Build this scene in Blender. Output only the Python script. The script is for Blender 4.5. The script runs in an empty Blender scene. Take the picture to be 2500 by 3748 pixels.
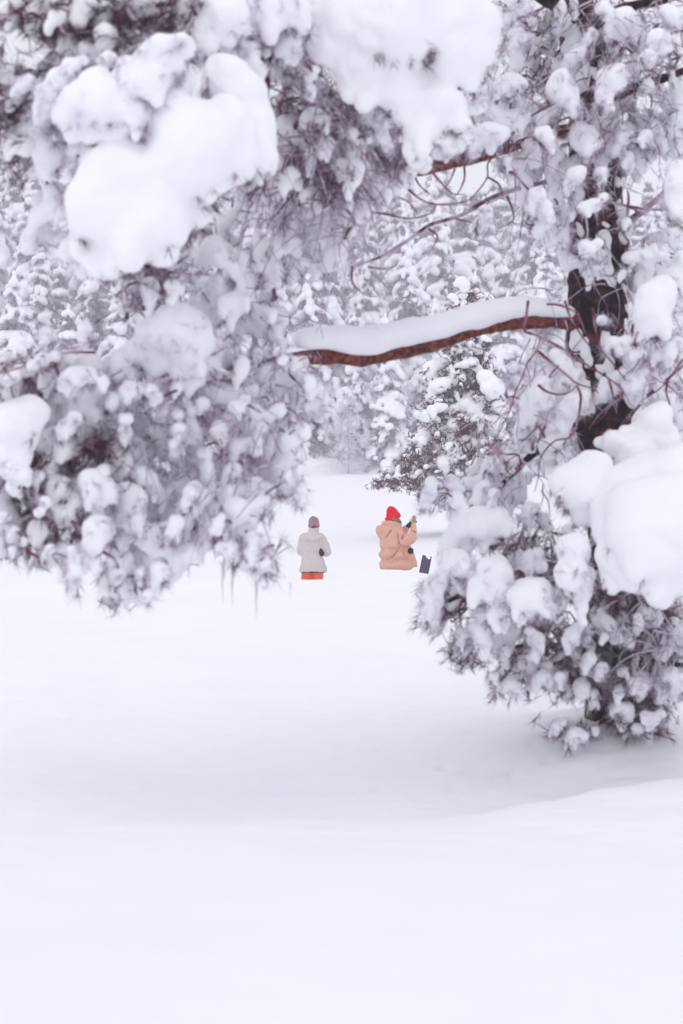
import bpy, math, random
import numpy as np
from mathutils import Vector

# ------------------------------------------------------------------ camera, sky, sun, exposure
S = bpy.context.scene
COL = S.collection
FPX = 3748 * 50.0 / 36.0            # focal length in photograph pixels
CAMZ = 1.6
cam_d = bpy.data.cameras.new('camera')
cam_d.sensor_fit = 'VERTICAL'; cam_d.sensor_height = 36; cam_d.sensor_width = 24
cam_d.lens = 50; cam_d.clip_start = 0.05; cam_d.clip_end = 2000
cam_d.dof.use_dof = True; cam_d.dof.focus_distance = 25.0; cam_d.dof.aperture_fstop = 2.6
cam = bpy.data.objects.new('camera', cam_d); COL.objects.link(cam)
cam.location = (0, 0, CAMZ); cam.rotation_euler = (math.radians(90), 0, 0)
S.camera = cam

W = bpy.data.worlds.new('World'); S.world = W; W.use_nodes = True
nt = W.node_tree; nt.nodes.clear()
sky = nt.nodes.new('ShaderNodeTexSky'); sky.sky_type = 'NISHITA'; sky.sun_disc = False
sky.sun_elevation = math.radians(54); sky.sun_rotation = math.radians(205)
sky.dust_density = 6; sky.air_density = 1.0
mixw = nt.nodes.new('ShaderNodeMix'); mixw.data_type = 'RGBA'; mixw.inputs['Factor'].default_value = 0.9
mixw.inputs[7].default_value = (9.1, 9.1, 10.0, 1)      # even overcast layer
bg = nt.nodes.new('ShaderNodeBackground'); bg.inputs['Strength'].default_value = 0.1
wo = nt.nodes.new('ShaderNodeOutputWorld')
nt.links.new(sky.outputs[0], mixw.inputs[6]); nt.links.new(mixw.outputs[2], bg.inputs['Color'])
nt.links.new(bg.outputs[0], wo.inputs['Surface'])

sun_d = bpy.data.lights.new('sun', 'SUN'); sun_d.energy = 0.5; sun_d.angle = math.radians(40)
sun_d.color = (1.0, 0.97, 0.95)
sun = bpy.data.objects.new('sun', sun_d); COL.objects.link(sun)
sun.rotation_euler = (math.radians(36), 0, math.radians(-25))

S.view_settings.view_transform = 'Standard'; S.view_settings.look = 'None'
S.view_settings.exposure = 0.04; S.view_settings.gamma = 1.0; S.view_settings.use_curve_mapping = False
S.cycles.use_denoising = True
S.cycles.max_bounces = 9; S.cycles.diffuse_bounces = 7; S.cycles.glossy_bounces = 2
S.cycles.transmission_bounces = 3; S.cycles.volume_bounces = 2; S.cycles.transparent_max_bounces = 4
S.cycles.use_adaptive_sampling = False
S.cycles.caustics_reflective = False; S.cycles.caustics_refractive = False

# ------------------------------------------------------------------ helpers
def P(x, y, d):
    """a point seen at photograph pixel (x, y) at distance d along the view"""
    return np.array([d * (x - 1250.0) / FPX, d, CAMZ + d * (1874.0 - y) / FPX])

def tag(o, label=None, cat=None, group=None, kind=None):
    if label: o['label'] = label
    if cat: o['category'] = cat
    if group: o['group'] = group
    if kind: o['kind'] = kind
    return o

def empty(name, loc=(0, 0, 0)):
    o = bpy.data.objects.new(name, None); o.location = loc; o.empty_display_size = 0.2
    COL.objects.link(o); return o

def link(name, me, parent=None, loc=(0, 0, 0)):
    o = bpy.data.objects.new(name, me); COL.objects.link(o)
    if parent is not None:
        o.parent = parent
    o.location = loc
    return o

def mesh_np(name, V, F, mat, smooth=True, attrs=None):
    """mesh from numpy vertices and a (n,3) or (n,4) face array"""
    V = np.asarray(V, np.float32); F = np.asarray(F, np.int32)
    me = bpy.data.meshes.new(name)
    n, k = F.shape
    me.vertices.add(len(V)); me.vertices.foreach_set('co', V.ravel())
    me.loops.add(n * k); me.loops.foreach_set('vertex_index', F.ravel())
    me.polygons.add(n)
    me.polygons.foreach_set('loop_start', np.arange(0, n * k, k, dtype=np.int32))
    me.polygons.foreach_set('loop_total', np.full(n, k, np.int32))
    me.polygons.foreach_set('use_smooth', np.full(n, smooth, bool))
    if attrs:
        for an, arr in attrs.items():
            a = me.attributes.new(an, 'FLOAT', 'POINT'); a.data.foreach_set('value', np.asarray(arr, np.float32))
    if mat: me.materials.append(mat)
    me.update(calc_edges=True); me.validate()
    return me

_lat = np.random.default_rng(5).random((32, 32, 32)).astype(np.float32)
def vnoise(p, sc):
    """smooth value noise in -1..1 for an (...,3) array"""
    q = np.asarray(p) * sc
    i = np.floor(q).astype(int); f = q - i; f = f * f * (3 - 2 * f)
    i0 = i & 31; i1 = (i + 1) & 31
    def L(a, b, c): return _lat[a[..., 0], b[..., 1], c[..., 2]]
    x, y, z = f[..., 0], f[..., 1], f[..., 2]
    c00 = L(i0, i0, i0) * (1 - x) + L(i1, i0, i0) * x
    c10 = L(i0, i1, i0) * (1 - x) + L(i1, i1, i0) * x
    c01 = L(i0, i0, i1) * (1 - x) + L(i1, i0, i1) * x
    c11 = L(i0, i1, i1) * (1 - x) + L(i1, i1, i1) * x
    return ((c00 * (1 - y) + c10 * y) * (1 - z) + (c01 * (1 - y) + c11 * y) * z) * 2 - 1

class SDF:
    """smooth union of balls on a grid, turned into one skin by surface nets"""
    def __init__(s, lo, hi, h):
        s.h = h; s.o = np.asarray(lo, float)
        s.n = np.ceil((np.asarray(hi, float) - s.o) / h).astype(int) + 1
        s.D = np.full(s.n, 1e3, np.float32)
    def ell(s, c, r, k=0.03, cut=False):
        c = np.asarray(c, float); r = np.broadcast_to(np.asarray(r, float), (3,))
        m = r + k + 2 * s.h
        a = np.maximum(np.floor((c - m - s.o) / s.h).astype(int), 0)
        b = np.minimum(np.ceil((c + m - s.o) / s.h).astype(int) + 1, s.n)
        if (b <= a).any(): return
        g = [((s.o[i] + np.arange(a[i], b[i]) * s.h - c[i]) / r[i]) for i in range(3)]
        q = np.sqrt(g[0][:, None, None] ** 2 + g[1][None, :, None] ** 2 + g[2][None, None, :] ** 2)
        d = (q - 1) * r.min()
        sl = s.D[a[0]:b[0], a[1]:b[1], a[2]:b[2]]
        if cut:
            d = -d
            hh = np.maximum(k - np.abs(sl - d), 0) / k
            s.D[a[0]:b[0], a[1]:b[1], a[2]:b[2]] = np.maximum(sl, d) + hh * hh * k * 0.25
        else:
            hh = np.maximum(k - np.abs(sl - d), 0) / k
            s.D[a[0]:b[0], a[1]:b[1], a[2]:b[2]] = np.minimum(sl, d) - hh * hh * k * 0.25
    def chain(s, pts, rs, k=0.03, step=0.4):
        pts = np.asarray(pts, float)
        for i in range(len(pts) - 1):
            L = np.linalg.norm(pts[i + 1] - pts[i]); n = max(2, int(L / (step * min(rs[i], rs[i + 1]))) + 1)
            for t in np.linspace(0, 1, n):
                s.ell(pts[i] * (1 - t) + pts[i + 1] * t, rs[i] * (1 - t) + rs[i + 1] * t, k)
    def noise(s, amp, sc, seed=0.0):
        g = np.stack(np.meshgrid(*[s.o[i] + np.arange(s.n[i]) * s.h for i in range(3)], indexing='ij'), -1)
        near = np.abs(s.D) < amp * 2 + 3 * s.h
        s.D[near] += (amp * vnoise(g[near] + seed, sc)).astype(np.float32)
    def skin(s):
        D = s.D; n = s.n
        I = D < 0
        c = np.zeros(n - 1, np.int8)
        for dx in (0, 1):
            for dy in (0, 1):
                for dz in (0, 1):
                    c += I[dx:n[0] - 1 + dx, dy:n[1] - 1 + dy, dz:n[2] - 1 + dz]
        act = np.argwhere((c > 0) & (c < 8))
        idx = np.full(n - 1, -1, np.int32); idx[tuple(act.T)] = np.arange(len(act))
        acc = np.zeros((len(act), 3)); cnt = np.zeros(len(act))
        cor = [(0, 0, 0), (1, 0, 0), (0, 1, 0), (1, 1, 0), (0, 0, 1), (1, 0, 1), (0, 1, 1), (1, 1, 1)]
        val = [D[act[:, 0] + q[0], act[:, 1] + q[1], act[:, 2] + q[2]] for q in cor]
        for a, b in ((0, 1), (2, 3), (4, 5), (6, 7), (0, 2), (1, 3), (4, 6), (5, 7), (0, 4), (1, 5), (2, 6), (3, 7)):
            va, vb = val[a], val[b]; m = (va < 0) != (vb < 0)
            t = np.where(m, va / np.where(m, va - vb, 1), 0)[:, None]
            pt = np.array(cor[a]) * (1 - t) + np.array(cor[b]) * t
            acc += np.where(m[:, None], pt, 0); cnt += m
        V = s.o + (act + acc / cnt[:, None]) * s.h
        Q = []
        for ax in range(3):
            u, v = [(1, 2), (2, 0), (0, 1)][ax]
            sl0 = [slice(None)] * 3; sl1 = [slice(None)] * 3
            sl0[ax] = slice(0, -1); sl1[ax] = slice(1, None)
            A, B = I[tuple(sl0)], I[tuple(sl1)]
            for flip, M in ((False, A & ~B), (True, ~A & B)):
                e = np.argwhere(M)
                e = e[(e[:, u] > 0) & (e[:, v] > 0) & (e[:, u] < n[u] - 1) & (e[:, v] < n[v] - 1)]
                if not len(e): continue
                def cell(du, dv):
                    q = e.copy(); q[:, u] -= du; q[:, v] -= dv
                    return idx[tuple(q.T)]
                quad = np.stack([cell(1, 1), cell(0, 1), cell(0, 0), cell(1, 0)], 1)
                Q.append(quad[:, ::-1] if flip else quad)
        F = np.concatenate(Q); F = F[(F >= 0).all(1)]
        return V, F

def relax(V, F, it=2, f=0.5):
    for _ in range(it):
        acc = np.zeros_like(V); cnt = np.zeros(len(V))
        for a in range(4):
            for b in (1, 3):
                np.add.at(acc, F[:, a], V[F[:, (a + b) % 4]]); np.add.at(cnt, F[:, a], 1)
        m = cnt > 0
        V[m] = V[m] * (1 - f) + f * acc[m] / cnt[m][:, None]
    return V

def biggest(V, F):
    """only the largest connected piece of a skin"""
    lab = np.arange(len(V))
    while True:
        m = lab[F].min(1); new = lab.copy(); np.minimum.at(new, F.ravel(), np.repeat(m, F.shape[1])); new = new[new]
        if (new == lab).all(): break
        lab = new
    ids, c = np.unique(lab, return_counts=True)
    if len(ids) == 1: return V, F
    keep = lab == ids[c.argmax()]; ren = np.cumsum(keep) - 1
    return V[keep], ren[F[keep[F].all(1)]]

def blob(balls, h, k=0.04, namp=0.0, nsc=6.0, it=1, seed=0.0):
    """balls: (x,y,z,r) or (x,y,z,rx,ry,rz)"""
    B = np.asarray([tuple(b[:3]) + (tuple(b[3:6]) if len(b) > 4 else (b[3],) * 3) for b in balls], float)
    lo = (B[:, :3] - B[:, 3:]).min(0) - 3 * h - k - namp; hi = (B[:, :3] + B[:, 3:]).max(0) + 3 * h + k + namp
    s = SDF(lo, hi, h)
    for b in B: s.ell(b[:3], b[3:], k)
    if namp: s.noise(namp, nsc, seed)
    V, F = s.skin()
    if it: V = relax(V, F, it)
    return V, F

def frames(d):
    d = d / np.maximum(np.linalg.norm(d, axis=-1, keepdims=True), 1e-9)
    up = np.where(np.abs(d[..., 2:3]) > 0.9, np.array([1.0, 0, 0]), np.array([0, 0, 1.0]))
    a = np.cross(up, d); a /= np.linalg.norm(a, axis=-1, keepdims=True)
    return d, a, np.cross(d, a)

def segments(A, B, ra, rb, rng, sub=3, sides=4, wob=0.12, sag=0.06):
    """bent twigs from A to B (n,3) as slim prisms; returns V, F(quads)"""
    n = len(A); L = np.linalg.norm(B - A, axis=1)
    ts = np.linspace(0, 1, sub + 1)
    off = rng.normal(size=(n, 3)) * wob * L[:, None]; off[:, 2] += sag * L
    pts = np.stack([A * (1 - t) + B * t + off * (4 * t * (1 - t)) for t in ts], 1)
    _, fa, fb = frames(B - A)
    ang = np.arange(sides) * 2 * np.pi / sides
    rad = np.stack([ra * (1 - t) + rb * t for t in ts], 1)
    ring = pts[:, :, None, :] + rad[:, :, None, None] * (np.cos(ang)[None, None, :, None] * fa[:, None, None, :] + np.sin(ang)[None, None, :, None] * fb[:, None, None, :])
    V = ring.reshape(-1, 3)
    base = (np.arange(n) * (sub + 1) * sides)[:, None, None]
    i = np.arange(sub)[None, :, None] * sides; j = np.arange(sides)[None, None, :]; j2 = (j + 1) % sides
    F = np.stack([base + i + j, base + i + j2, base + i + sides + j2, base + i + sides + j], -1).reshape(-1, 4)
    return V, F

def spline(pts, n):
    """Catmull-Rom through pts (m,k)"""
    p = np.asarray(pts, float); p = np.vstack([2 * p[0] - p[1], p, 2 * p[-1] - p[-2]])
    t = np.linspace(0, len(p) - 3 - 1e-6, n); i = t.astype(int); f = (t - i)[:, None]
    a, b, c, d = p[i], p[i + 1], p[i + 2], p[i + 3]
    return 0.5 * (2 * b + (c - a) * f + (2 * a - 5 * b + 4 * c - d) * f ** 2 + (3 * b - a - 3 * c + d) * f ** 3)

def limb_mesh(path, rad, sides=16, rough=0.12, nsc=9.0, n=None):
    """round tapering limb with an uneven bark surface"""
    n = n or max(12, len(path) * 14)
    q = spline(np.column_stack([path, rad]), n); pts, r = q[:, :3], q[:, 3]
    d = np.gradient(pts, axis=0); d, a, b = frames(d)
    for i in range(1, n):                       # keep the frame from twisting
        a[i] = a[i - 1] - d[i] * np.dot(a[i - 1], d[i]); a[i] /= np.linalg.norm(a[i]); b[i] = np.cross(d[i], a[i])
    ang = np.arange(sides) * 2 * np.pi / sides
    dirs = np.cos(ang)[None, :, None] * a[:, None, :] + np.sin(ang)[None, :, None] * b[:, None, :]
    V = pts[:, None, :] + r[:, None, None] * dirs
    V = V + dirs * (r[:, None] * rough * (vnoise(V, nsc) + 0.6 * vnoise(V, nsc * 2.7)))[:, :, None]
    V = V.reshape(-1, 3)
    i = np.arange(n - 1)[:, None] * sides; j = np.arange(sides)[None]; j2 = (j + 1) % sides
    F = np.stack([i + j, i + j2, i + sides + j2, i + sides + j], -1).reshape(-1, 4)
    c0, c1 = len(V), len(V) + 1
    V = np.vstack([V, pts[0], pts[-1]])
    cap = [[c0, (jj + 1) % sides, jj, jj] for jj in range(0)]
    return V, F

def needles(pos, dr, sc, frost, rng, count=26, length=0.055, width=0.0035, shoot=0.10, spread=0.85):
    """bottle-brush tufts of needles, one slim triangle per needle"""
    n = len(pos)
    d, a, b = frames(dr)
    T = rng.random((n, count)) ** 0.7
    th = rng.random((n, count)) * 2 * np.pi
    sp = spread * (0.55 + 0.6 * rng.random((n, count))) * (1.15 - 0.5 * T)
    root = pos[:, None, :] + d[:, None, :] * (shoot * sc[:, None] * (T - 1))[..., None]
    side = np.cos(th)[..., None] * a[:, None] + np.sin(th)[..., None] * b[:, None]
    nd = np.cos(sp)[..., None] * d[:, None] + np.sin(sp)[..., None] * side
    ln = (length * (0.7 + 0.5 * rng.random((n, count))) * sc[:, None])[..., None]
    w = np.cross(nd, side + 0.3 * rng.normal(size=side.shape)); w /= np.maximum(np.linalg.norm(w, axis=-1, keepdims=True), 1e-6)
    wd = (width * sc)[:, None, None]
    V = np.stack([root - w * wd, root + w * wd, root + nd * ln], 2).reshape(-1, 3)
    F = np.arange(len(V)).reshape(-1, 3)
    fr = np.repeat(np.clip(frost[:, None] + rng.normal(size=(n, count)) * 0.12, 0, 1).ravel(), 3)
    return V, F, fr

def grow(root, pts, bias=0.25):
    """join pts to the root nodes like a tree grows: each to the nearest node already on it"""
    pts = np.asarray(pts); root = np.asarray(root)
    n = len(pts); best = np.full(n, np.inf); par = np.zeros(n, int)
    allp = np.vstack([root, pts]); depth = np.zeros(len(allp))
    for j in range(0, len(root)):
        dd = np.linalg.norm(pts - root[j], axis=1); m = dd < best
        best[m] = dd[m]; par[m] = j
    order = []; done = np.zeros(n, bool)
    for _ in range(n):
        i = int(np.argmin(np.where(done, np.inf, best))); done[i] = True; order.append(i)
        g = len(root) + i; depth[g] = depth[par[i]] + np.linalg.norm(pts[i] - allp[par[i]])
        dd = np.linalg.norm(pts - pts[i], axis=1) + bias * depth[g] * 0.3; m = (dd < best) & ~done
        best[m] = dd[m]; par[m] = g
    load = np.ones(len(allp))
    for i in reversed(order): load[par[i]] += load[len(root) + i]
    return par, load, allp, len(root)

def ico(sub):
    import bmesh
    bm = bmesh.new(); bmesh.ops.create_icosphere(bm, subdivisions=sub, radius=1)
    bm.verts.ensure_lookup_table(); V = np.array([v.co[:] for v in bm.verts]); F = np.array([[v.index for v in f.verts] for f in bm.faces])
    bm.free(); return V, F
ICO2 = ico(2)
def crumbs(pos, dr, sx, sy, rng):
    """many small lumps of snow lying along dr"""
    n = len(pos); V0, F0 = ICO2
    d, a, b = frames(dr)
    out = []
    wob = 1 + 0.28 * np.stack([vnoise(V0 * 1.0 + s, 1.6) for s in rng.random(9) * 30], 0)
    U = V0[None] * wob[rng.integers(0, 9, n)][..., None]
    V = pos[:, None, :] + d[:, None] * (U[..., 0:1] * sx[:, None, None]) + a[:, None] * (U[..., 1:2] * sy[:, None, None]) + b[:, None] * (U[..., 2:3] * sy[:, None, None] * 0.85)
    F = (F0[None] + (np.arange(n) * len(V0))[:, None, None]).reshape(-1, 3)
    return V.reshape(-1, 3), F

# ------------------------------------------------------------------ materials
def mat(name, col, rough=0.8, spec=0.2):
    m = bpy.data.materials.new(name); m.use_nodes = True
    b = m.node_tree.nodes['Principled BSDF']
    b.inputs['Base Color'].default_value = (*col, 1); b.inputs['Roughness'].default_value = rough
    b.inputs['Specular IOR Level'].default_value = spec
    return m
def noise_mat(name, c0, c1, scale, rough=0.85, spec=0.15, bump=0.0, bscale=None, lo=0.35, hi=0.65, dist=0.01):
    """two real surface colours broken up by noise, with fine relief"""
    m = mat(name, c0, rough, spec); t = m.node_tree; b = t.nodes['Principled BSDF']
    tc = t.nodes.new('ShaderNodeTexCoord')
    n = t.nodes.new('ShaderNodeTexNoise'); n.inputs['Scale'].default_value = scale; n.inputs['Detail'].default_value = 4
    r = t.nodes.new('ShaderNodeValToRGB'); r.color_ramp.elements[0].position = lo; r.color_ramp.elements[1].position = hi
    r.color_ramp.elements[0].color = (*c0, 1); r.color_ramp.elements[1].color = (*c1, 1)
    t.links.new(tc.outputs['Object'], n.inputs['Vector']); t.links.new(n.outputs['Fac'], r.inputs['Fac']); t.links.new(r.outputs['Color'], b.inputs['Base Color'])
    if bump:
        n2 = t.nodes.new('ShaderNodeTexNoise'); n2.inputs['Scale'].default_value = bscale or scale; n2.inputs['Detail'].default_value = 5
        bp = t.nodes.new('ShaderNodeBump'); bp.inputs['Strength'].default_value = bump; bp.inputs['Distance'].default_value = dist
        t.links.new(tc.outputs['Object'], n2.inputs['Vector']); t.links.new(n2.outputs['Fac'], bp.inputs['Height']); t.links.new(bp.outputs['Normal'], b.inputs['Normal'])
    return m
def frost_mat(name, dark, pale):
    m = mat(name, dark, 0.75, 0.1); t = m.node_tree; b = t.nodes['Principled BSDF']
    a = t.nodes.new('ShaderNodeAttribute'); a.attribute_name = 'frost'
    r = t.nodes.new('ShaderNodeValToRGB'); r.color_ramp.elements[0].color = (*dark, 1); r.color_ramp.elements[1].color = (*pale, 1)
    e = r.color_ramp.elements.new(.62); e.color = (.47, .385, .49, 1)
    e = r.color_ramp.elements.new(.36); e.color = (.16, .082, .145, 1)
    t.links.new(a.outputs['Fac'], r.inputs['Fac']); t.links.new(r.outputs['Color'], b.inputs['Base Color'])
    tr = t.nodes.new('ShaderNodeBsdfTranslucent'); mx = t.nodes.new('ShaderNodeMixShader'); k = t.nodes.new('ShaderNodeMath'); k.operation = 'MULTIPLY'; k.inputs[1].default_value = 0.5
    t.links.new(r.outputs['Color'], tr.inputs['Color']); t.links.new(a.outputs['Fac'], k.inputs[0]); t.links.new(k.outputs[0], mx.inputs[0])     # rime lets light through
    t.links.new(b.outputs[0], mx.inputs[1]); t.links.new(tr.outputs[0], mx.inputs[2]); t.links.new(mx.outputs[0], t.nodes['Material Output'].inputs['Surface'])
    return m

M_snow = noise_mat('snow', (0.915, 0.92, 0.945), (0.935, 0.94, 0.96), 3.0, 0.7, 0.15, 0.25, 70, dist=0.004)
M_field = noise_mat('snow_field', (0.92, 0.925, 0.95), (0.94, 0.945, 0.965), 1.2, 0.7, 0.12, 0.35, 26, dist=0.006)
M_far = mat('far_snow', (0.92, 0.925, 0.955), 0.85, 0.05)
M_bark = noise_mat('red_bark', (0.045, 0.011, 0.020), (0.34, 0.095, 0.055), 38, 0.85, 0.15, 0.9, 55, 0.36, 0.72, dist=0.01)
M_trunk = noise_mat('trunk_bark', (0.016, 0.007, 0.018), (0.13, 0.045, 0.042), 14, 0.9, 0.1, 1.0, 30, 0.48, 0.72, dist=0.02)
M_strand = noise_mat('rimed_strand', (0.24, 0.12, 0.18), (0.64, 0.58, 0.68), 11, 0.85, 0.1, 0, None, 0.36, 0.58)
M_twig = noise_mat('frosted_twig', (0.12, 0.035, 0.065), (0.52, 0.45, 0.54), 9, 0.85, 0.1, 0, None, 0.42, 0.62)
M_redtwig = noise_mat('red_twig', (0.15, 0.035, 0.062), (0.40, 0.29, 0.36), 9, 0.85, 0.1, 0, None, 0.45, 0.70)
M_needle = frost_mat('frosted_needle', (0.045, 0.011, 0.038), (0.82, 0.80, 0.87))
M_fneedle = frost_mat('far_needle', (0.08, 0.065, 0.085), (0.82, 0.82, 0.87))
M_ice = mat('ice', (0.72, 0.68, 0.74), 0.25, 0.4)
HAZE = 0.0031

# ------------------------------------------------------------------ snow-covered ground
_lx = np.array([-30, -6, -1.54, -0.78, -0.30, 0.18, 0.61, 1.04, 1.73, 3, 8, 30.0])
_ly = np.array([7.2, 6.9, 6.42, 6.19, 6.24, 6.17, 6.36, 6.74, 7.15, 7.5, 8, 8.0])
_pu = np.array([-12, -4, -1.2, -0.35, -0.06, 0.10, 0.40, 0.9, 1.6, 2.5, 4.0, 8.0, 13.0])
_pz = np.array([.29, .28, .285, .29, .264, .212, .13, .09, .115, .195, .30, .48, .60])
_fy = np.array([18, 19.5, 20.5, 21.0, 21.6, 22.4, 24.5, 30, 45, 62, 85, 100, 150, 200, 260, 400.0])
_fz = np.array([.60, .635, .65, .63, .55, .47, .45, .85, 1.6, 2.5, 3.85, 8.0, 26, 42, 52, 54.0])
def smooth_interp(x, xp, fp, w):
    return sum(np.interp(x + o * w, xp, fp) for o in (-1, -.5, 0, .5, 1)) / 5
def ground_z(x, y):
    x = np.asarray(x, float); y = np.asarray(y, float)
    lip = smooth_interp(x, _lx, _ly, 0.12)
    p3 = np.stack([x, y, 0 * x], -1)
    lip = lip + 0.035 * vnoise(p3 * [1, .2, 1], 3.1) + 0.015 * vnoise(p3 * [1, .2, 1], 9.0)
    u = y - lip
    w = np.clip((x + 2.2) / 2.0, 0.12, 1); w = w * w * (3 - 2 * w)
    flat = np.interp(u, [-12, -1.2, 4, 13], [.29, .285, .30, .60])
    near = smooth_interp(u, _pu, _pz, 0.05)
    zn = flat * (1 - w) + near * w
    q = np.clip((x - .3) / 1.2, 0, 1); zn = zn - .09 * q * q * (3 - 2 * q) * np.exp(-((u - .75) / .55) ** 2)
    zf = smooth_interp(y, _fy, _fz, 0.25)
    t = np.clip((y - 17) / 3.0, 0, 1); t = t * t * (3 - 2 * t)
    z = zn * (1 - t) + zf * t
    z = z + 0.115 * np.exp(-((x - .75) / .6) ** 2 - ((y - 20.7) / 1.6) ** 2)
    z = z - 0.035 * np.exp(-((x + .45) / .55) ** 2 - ((y - 20.5) / 1.6) ** 2)
    z = z + np.clip((x - 0.2) / 3.5, 0, 1) ** 2 * np.exp(-((y - 9) / 4) ** 2) * 0.10
    z = z + 0.05 * vnoise(p3 * [1, .6, 1], 0.30) * np.clip(y / 10, .3, 2.5) * (1 - np.exp(-((y - 20.5) / 2.5) ** 2)) + 0.012 * vnoise(p3 * [.8, 1.5, 1], 1.9)
    z = z + 0.25 * np.exp(-((x - 1.6) / .8) ** 2 - ((y - 8.7) / .75) ** 2)
    rip = np.exp(-((y - 10) / 5.0) ** 2) + 0.3
    z = z + rip * (0.008 * vnoise(p3 * [1, 2.4, 1], 6.5) + 0.005 * vnoise(p3 * [1, 1.8, 1], 17))
    # hill folds far away
    z = z + np.clip((y - 85) / 40, 0, 1) * 2.2 * vnoise(p3, 0.035)
    return z
def tracks(x, y, z):
    for (x0, x1, y0, y1) in ((-3.2, -0.1, 18.2, 19.8), (-2.9, -0.2, 18.7, 20.0), (-2.0, .2, 19.5, 20.25)):   # old ski tracks
        yc = y0 + (y1 - y0) * (x - x0) / (x1 - x0)
        m = np.clip((x - x0) / .5, 0, 1) * np.clip((x1 - x) / .5, 0, 1)
        z = z - 0.035 * m * np.exp(-((y - yc) / .05) ** 2)
    rg = np.random.default_rng(3)
    for cx, cy, r, dp in [(P(1625, 2748, 8.35)[0], 8.1, .045, .03), (P(1800, 2785, 8)[0], 7.85, .03, .022), (P(1870, 2780, 8)[0], 7.95, .03, .022), (P(1730, 2790, 8)[0], 7.7, .022, .016),
                          (P(1640, 2805, 8)[0], 7.62, .03, .02), (P(2000, 2760, 8)[0], 8.1, .03, .02)] + [(rg.uniform(-1.5, 1.6), rg.uniform(7.6, 12), rg.uniform(.015, .03), .012) for _ in range(60)]:
        q = ((x - cx) / r) ** 2 + ((y - cy) / (r * 1.2)) ** 2
        z = z - dp * np.exp(-q) + dp * .35 * np.exp(-(np.sqrt(q) - 1.6) ** 2 * 3)
    return z
def gaps(*seg):
    out = []
    for a, b, n in seg: out += list(np.linspace(a, b, n, endpoint=False))
    return np.array(out)
_xd = np.concatenate([np.arange(0, 2.3, .035), np.geomspace(2.3, 6.5, 40), np.geomspace(6.7, 240, 40)])
gx = np.concatenate([-_xd[:0:-1], _xd])
gy = np.concatenate([np.linspace(-25, 1.5, 12), np.arange(2, 5.6, .07), np.arange(5.6, 10.5, .032), np.arange(10.5, 17, .07), np.arange(17, 23, .04), np.geomspace(23.1, 85, 60), np.linspace(86, 300, 70)])
X, Y = np.meshgrid(gx, gy, indexing='ij')
Z = tracks(X, Y, ground_z(X, Y))
nx, ny = X.shape
ii = (np.arange(nx - 1)[:, None] * ny + np.arange(ny - 1)[None]).ravel()
ground = link('snow_ground', mesh_np('snow_ground', np.stack([X, Y, Z], -1).reshape(-1, 3), np.stack([ii, ii + ny, ii + ny + 1, ii + 1], 1), M_field))
tag(ground, 'smooth white snow covering the open field and forest slope', 'snow', kind='structure')
def gz(x, y): return float(ground_z(np.array([x]), np.array([y]))[0])

# ------------------------------------------------------------------ haze in the air
hb = np.array([[x, y, z] for x in (-246, 246) for y in (-31, 306) for z in (-1.5, 76)], float)
hf = np.array([[0, 1, 3, 2], [4, 6, 7, 5], [0, 4, 5, 1], [2, 3, 7, 6], [0, 2, 6, 4], [1, 5, 7, 3]])
M_haze = bpy.data.materials.new('haze'); M_haze.use_nodes = True
ht = M_haze.node_tree; ht.nodes.clear()
ho = ht.nodes.new('ShaderNodeOutputMaterial'); hv = ht.nodes.new('ShaderNodeVolumePrincipled')
hv.inputs['Color'].default_value = (0.97, 0.97, 1.0, 1); hv.inputs['Density'].default_value = HAZE; hv.inputs['Anisotropy'].default_value = 0.0
ht.links.new(hv.outputs[0], ho.inputs['Volume'])
haze = link('haze', mesh_np('haze', hb, hf, M_haze, smooth=False))
tag(haze, 'pale winter haze filling the air over the field', 'haze', kind='stuff')

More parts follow.
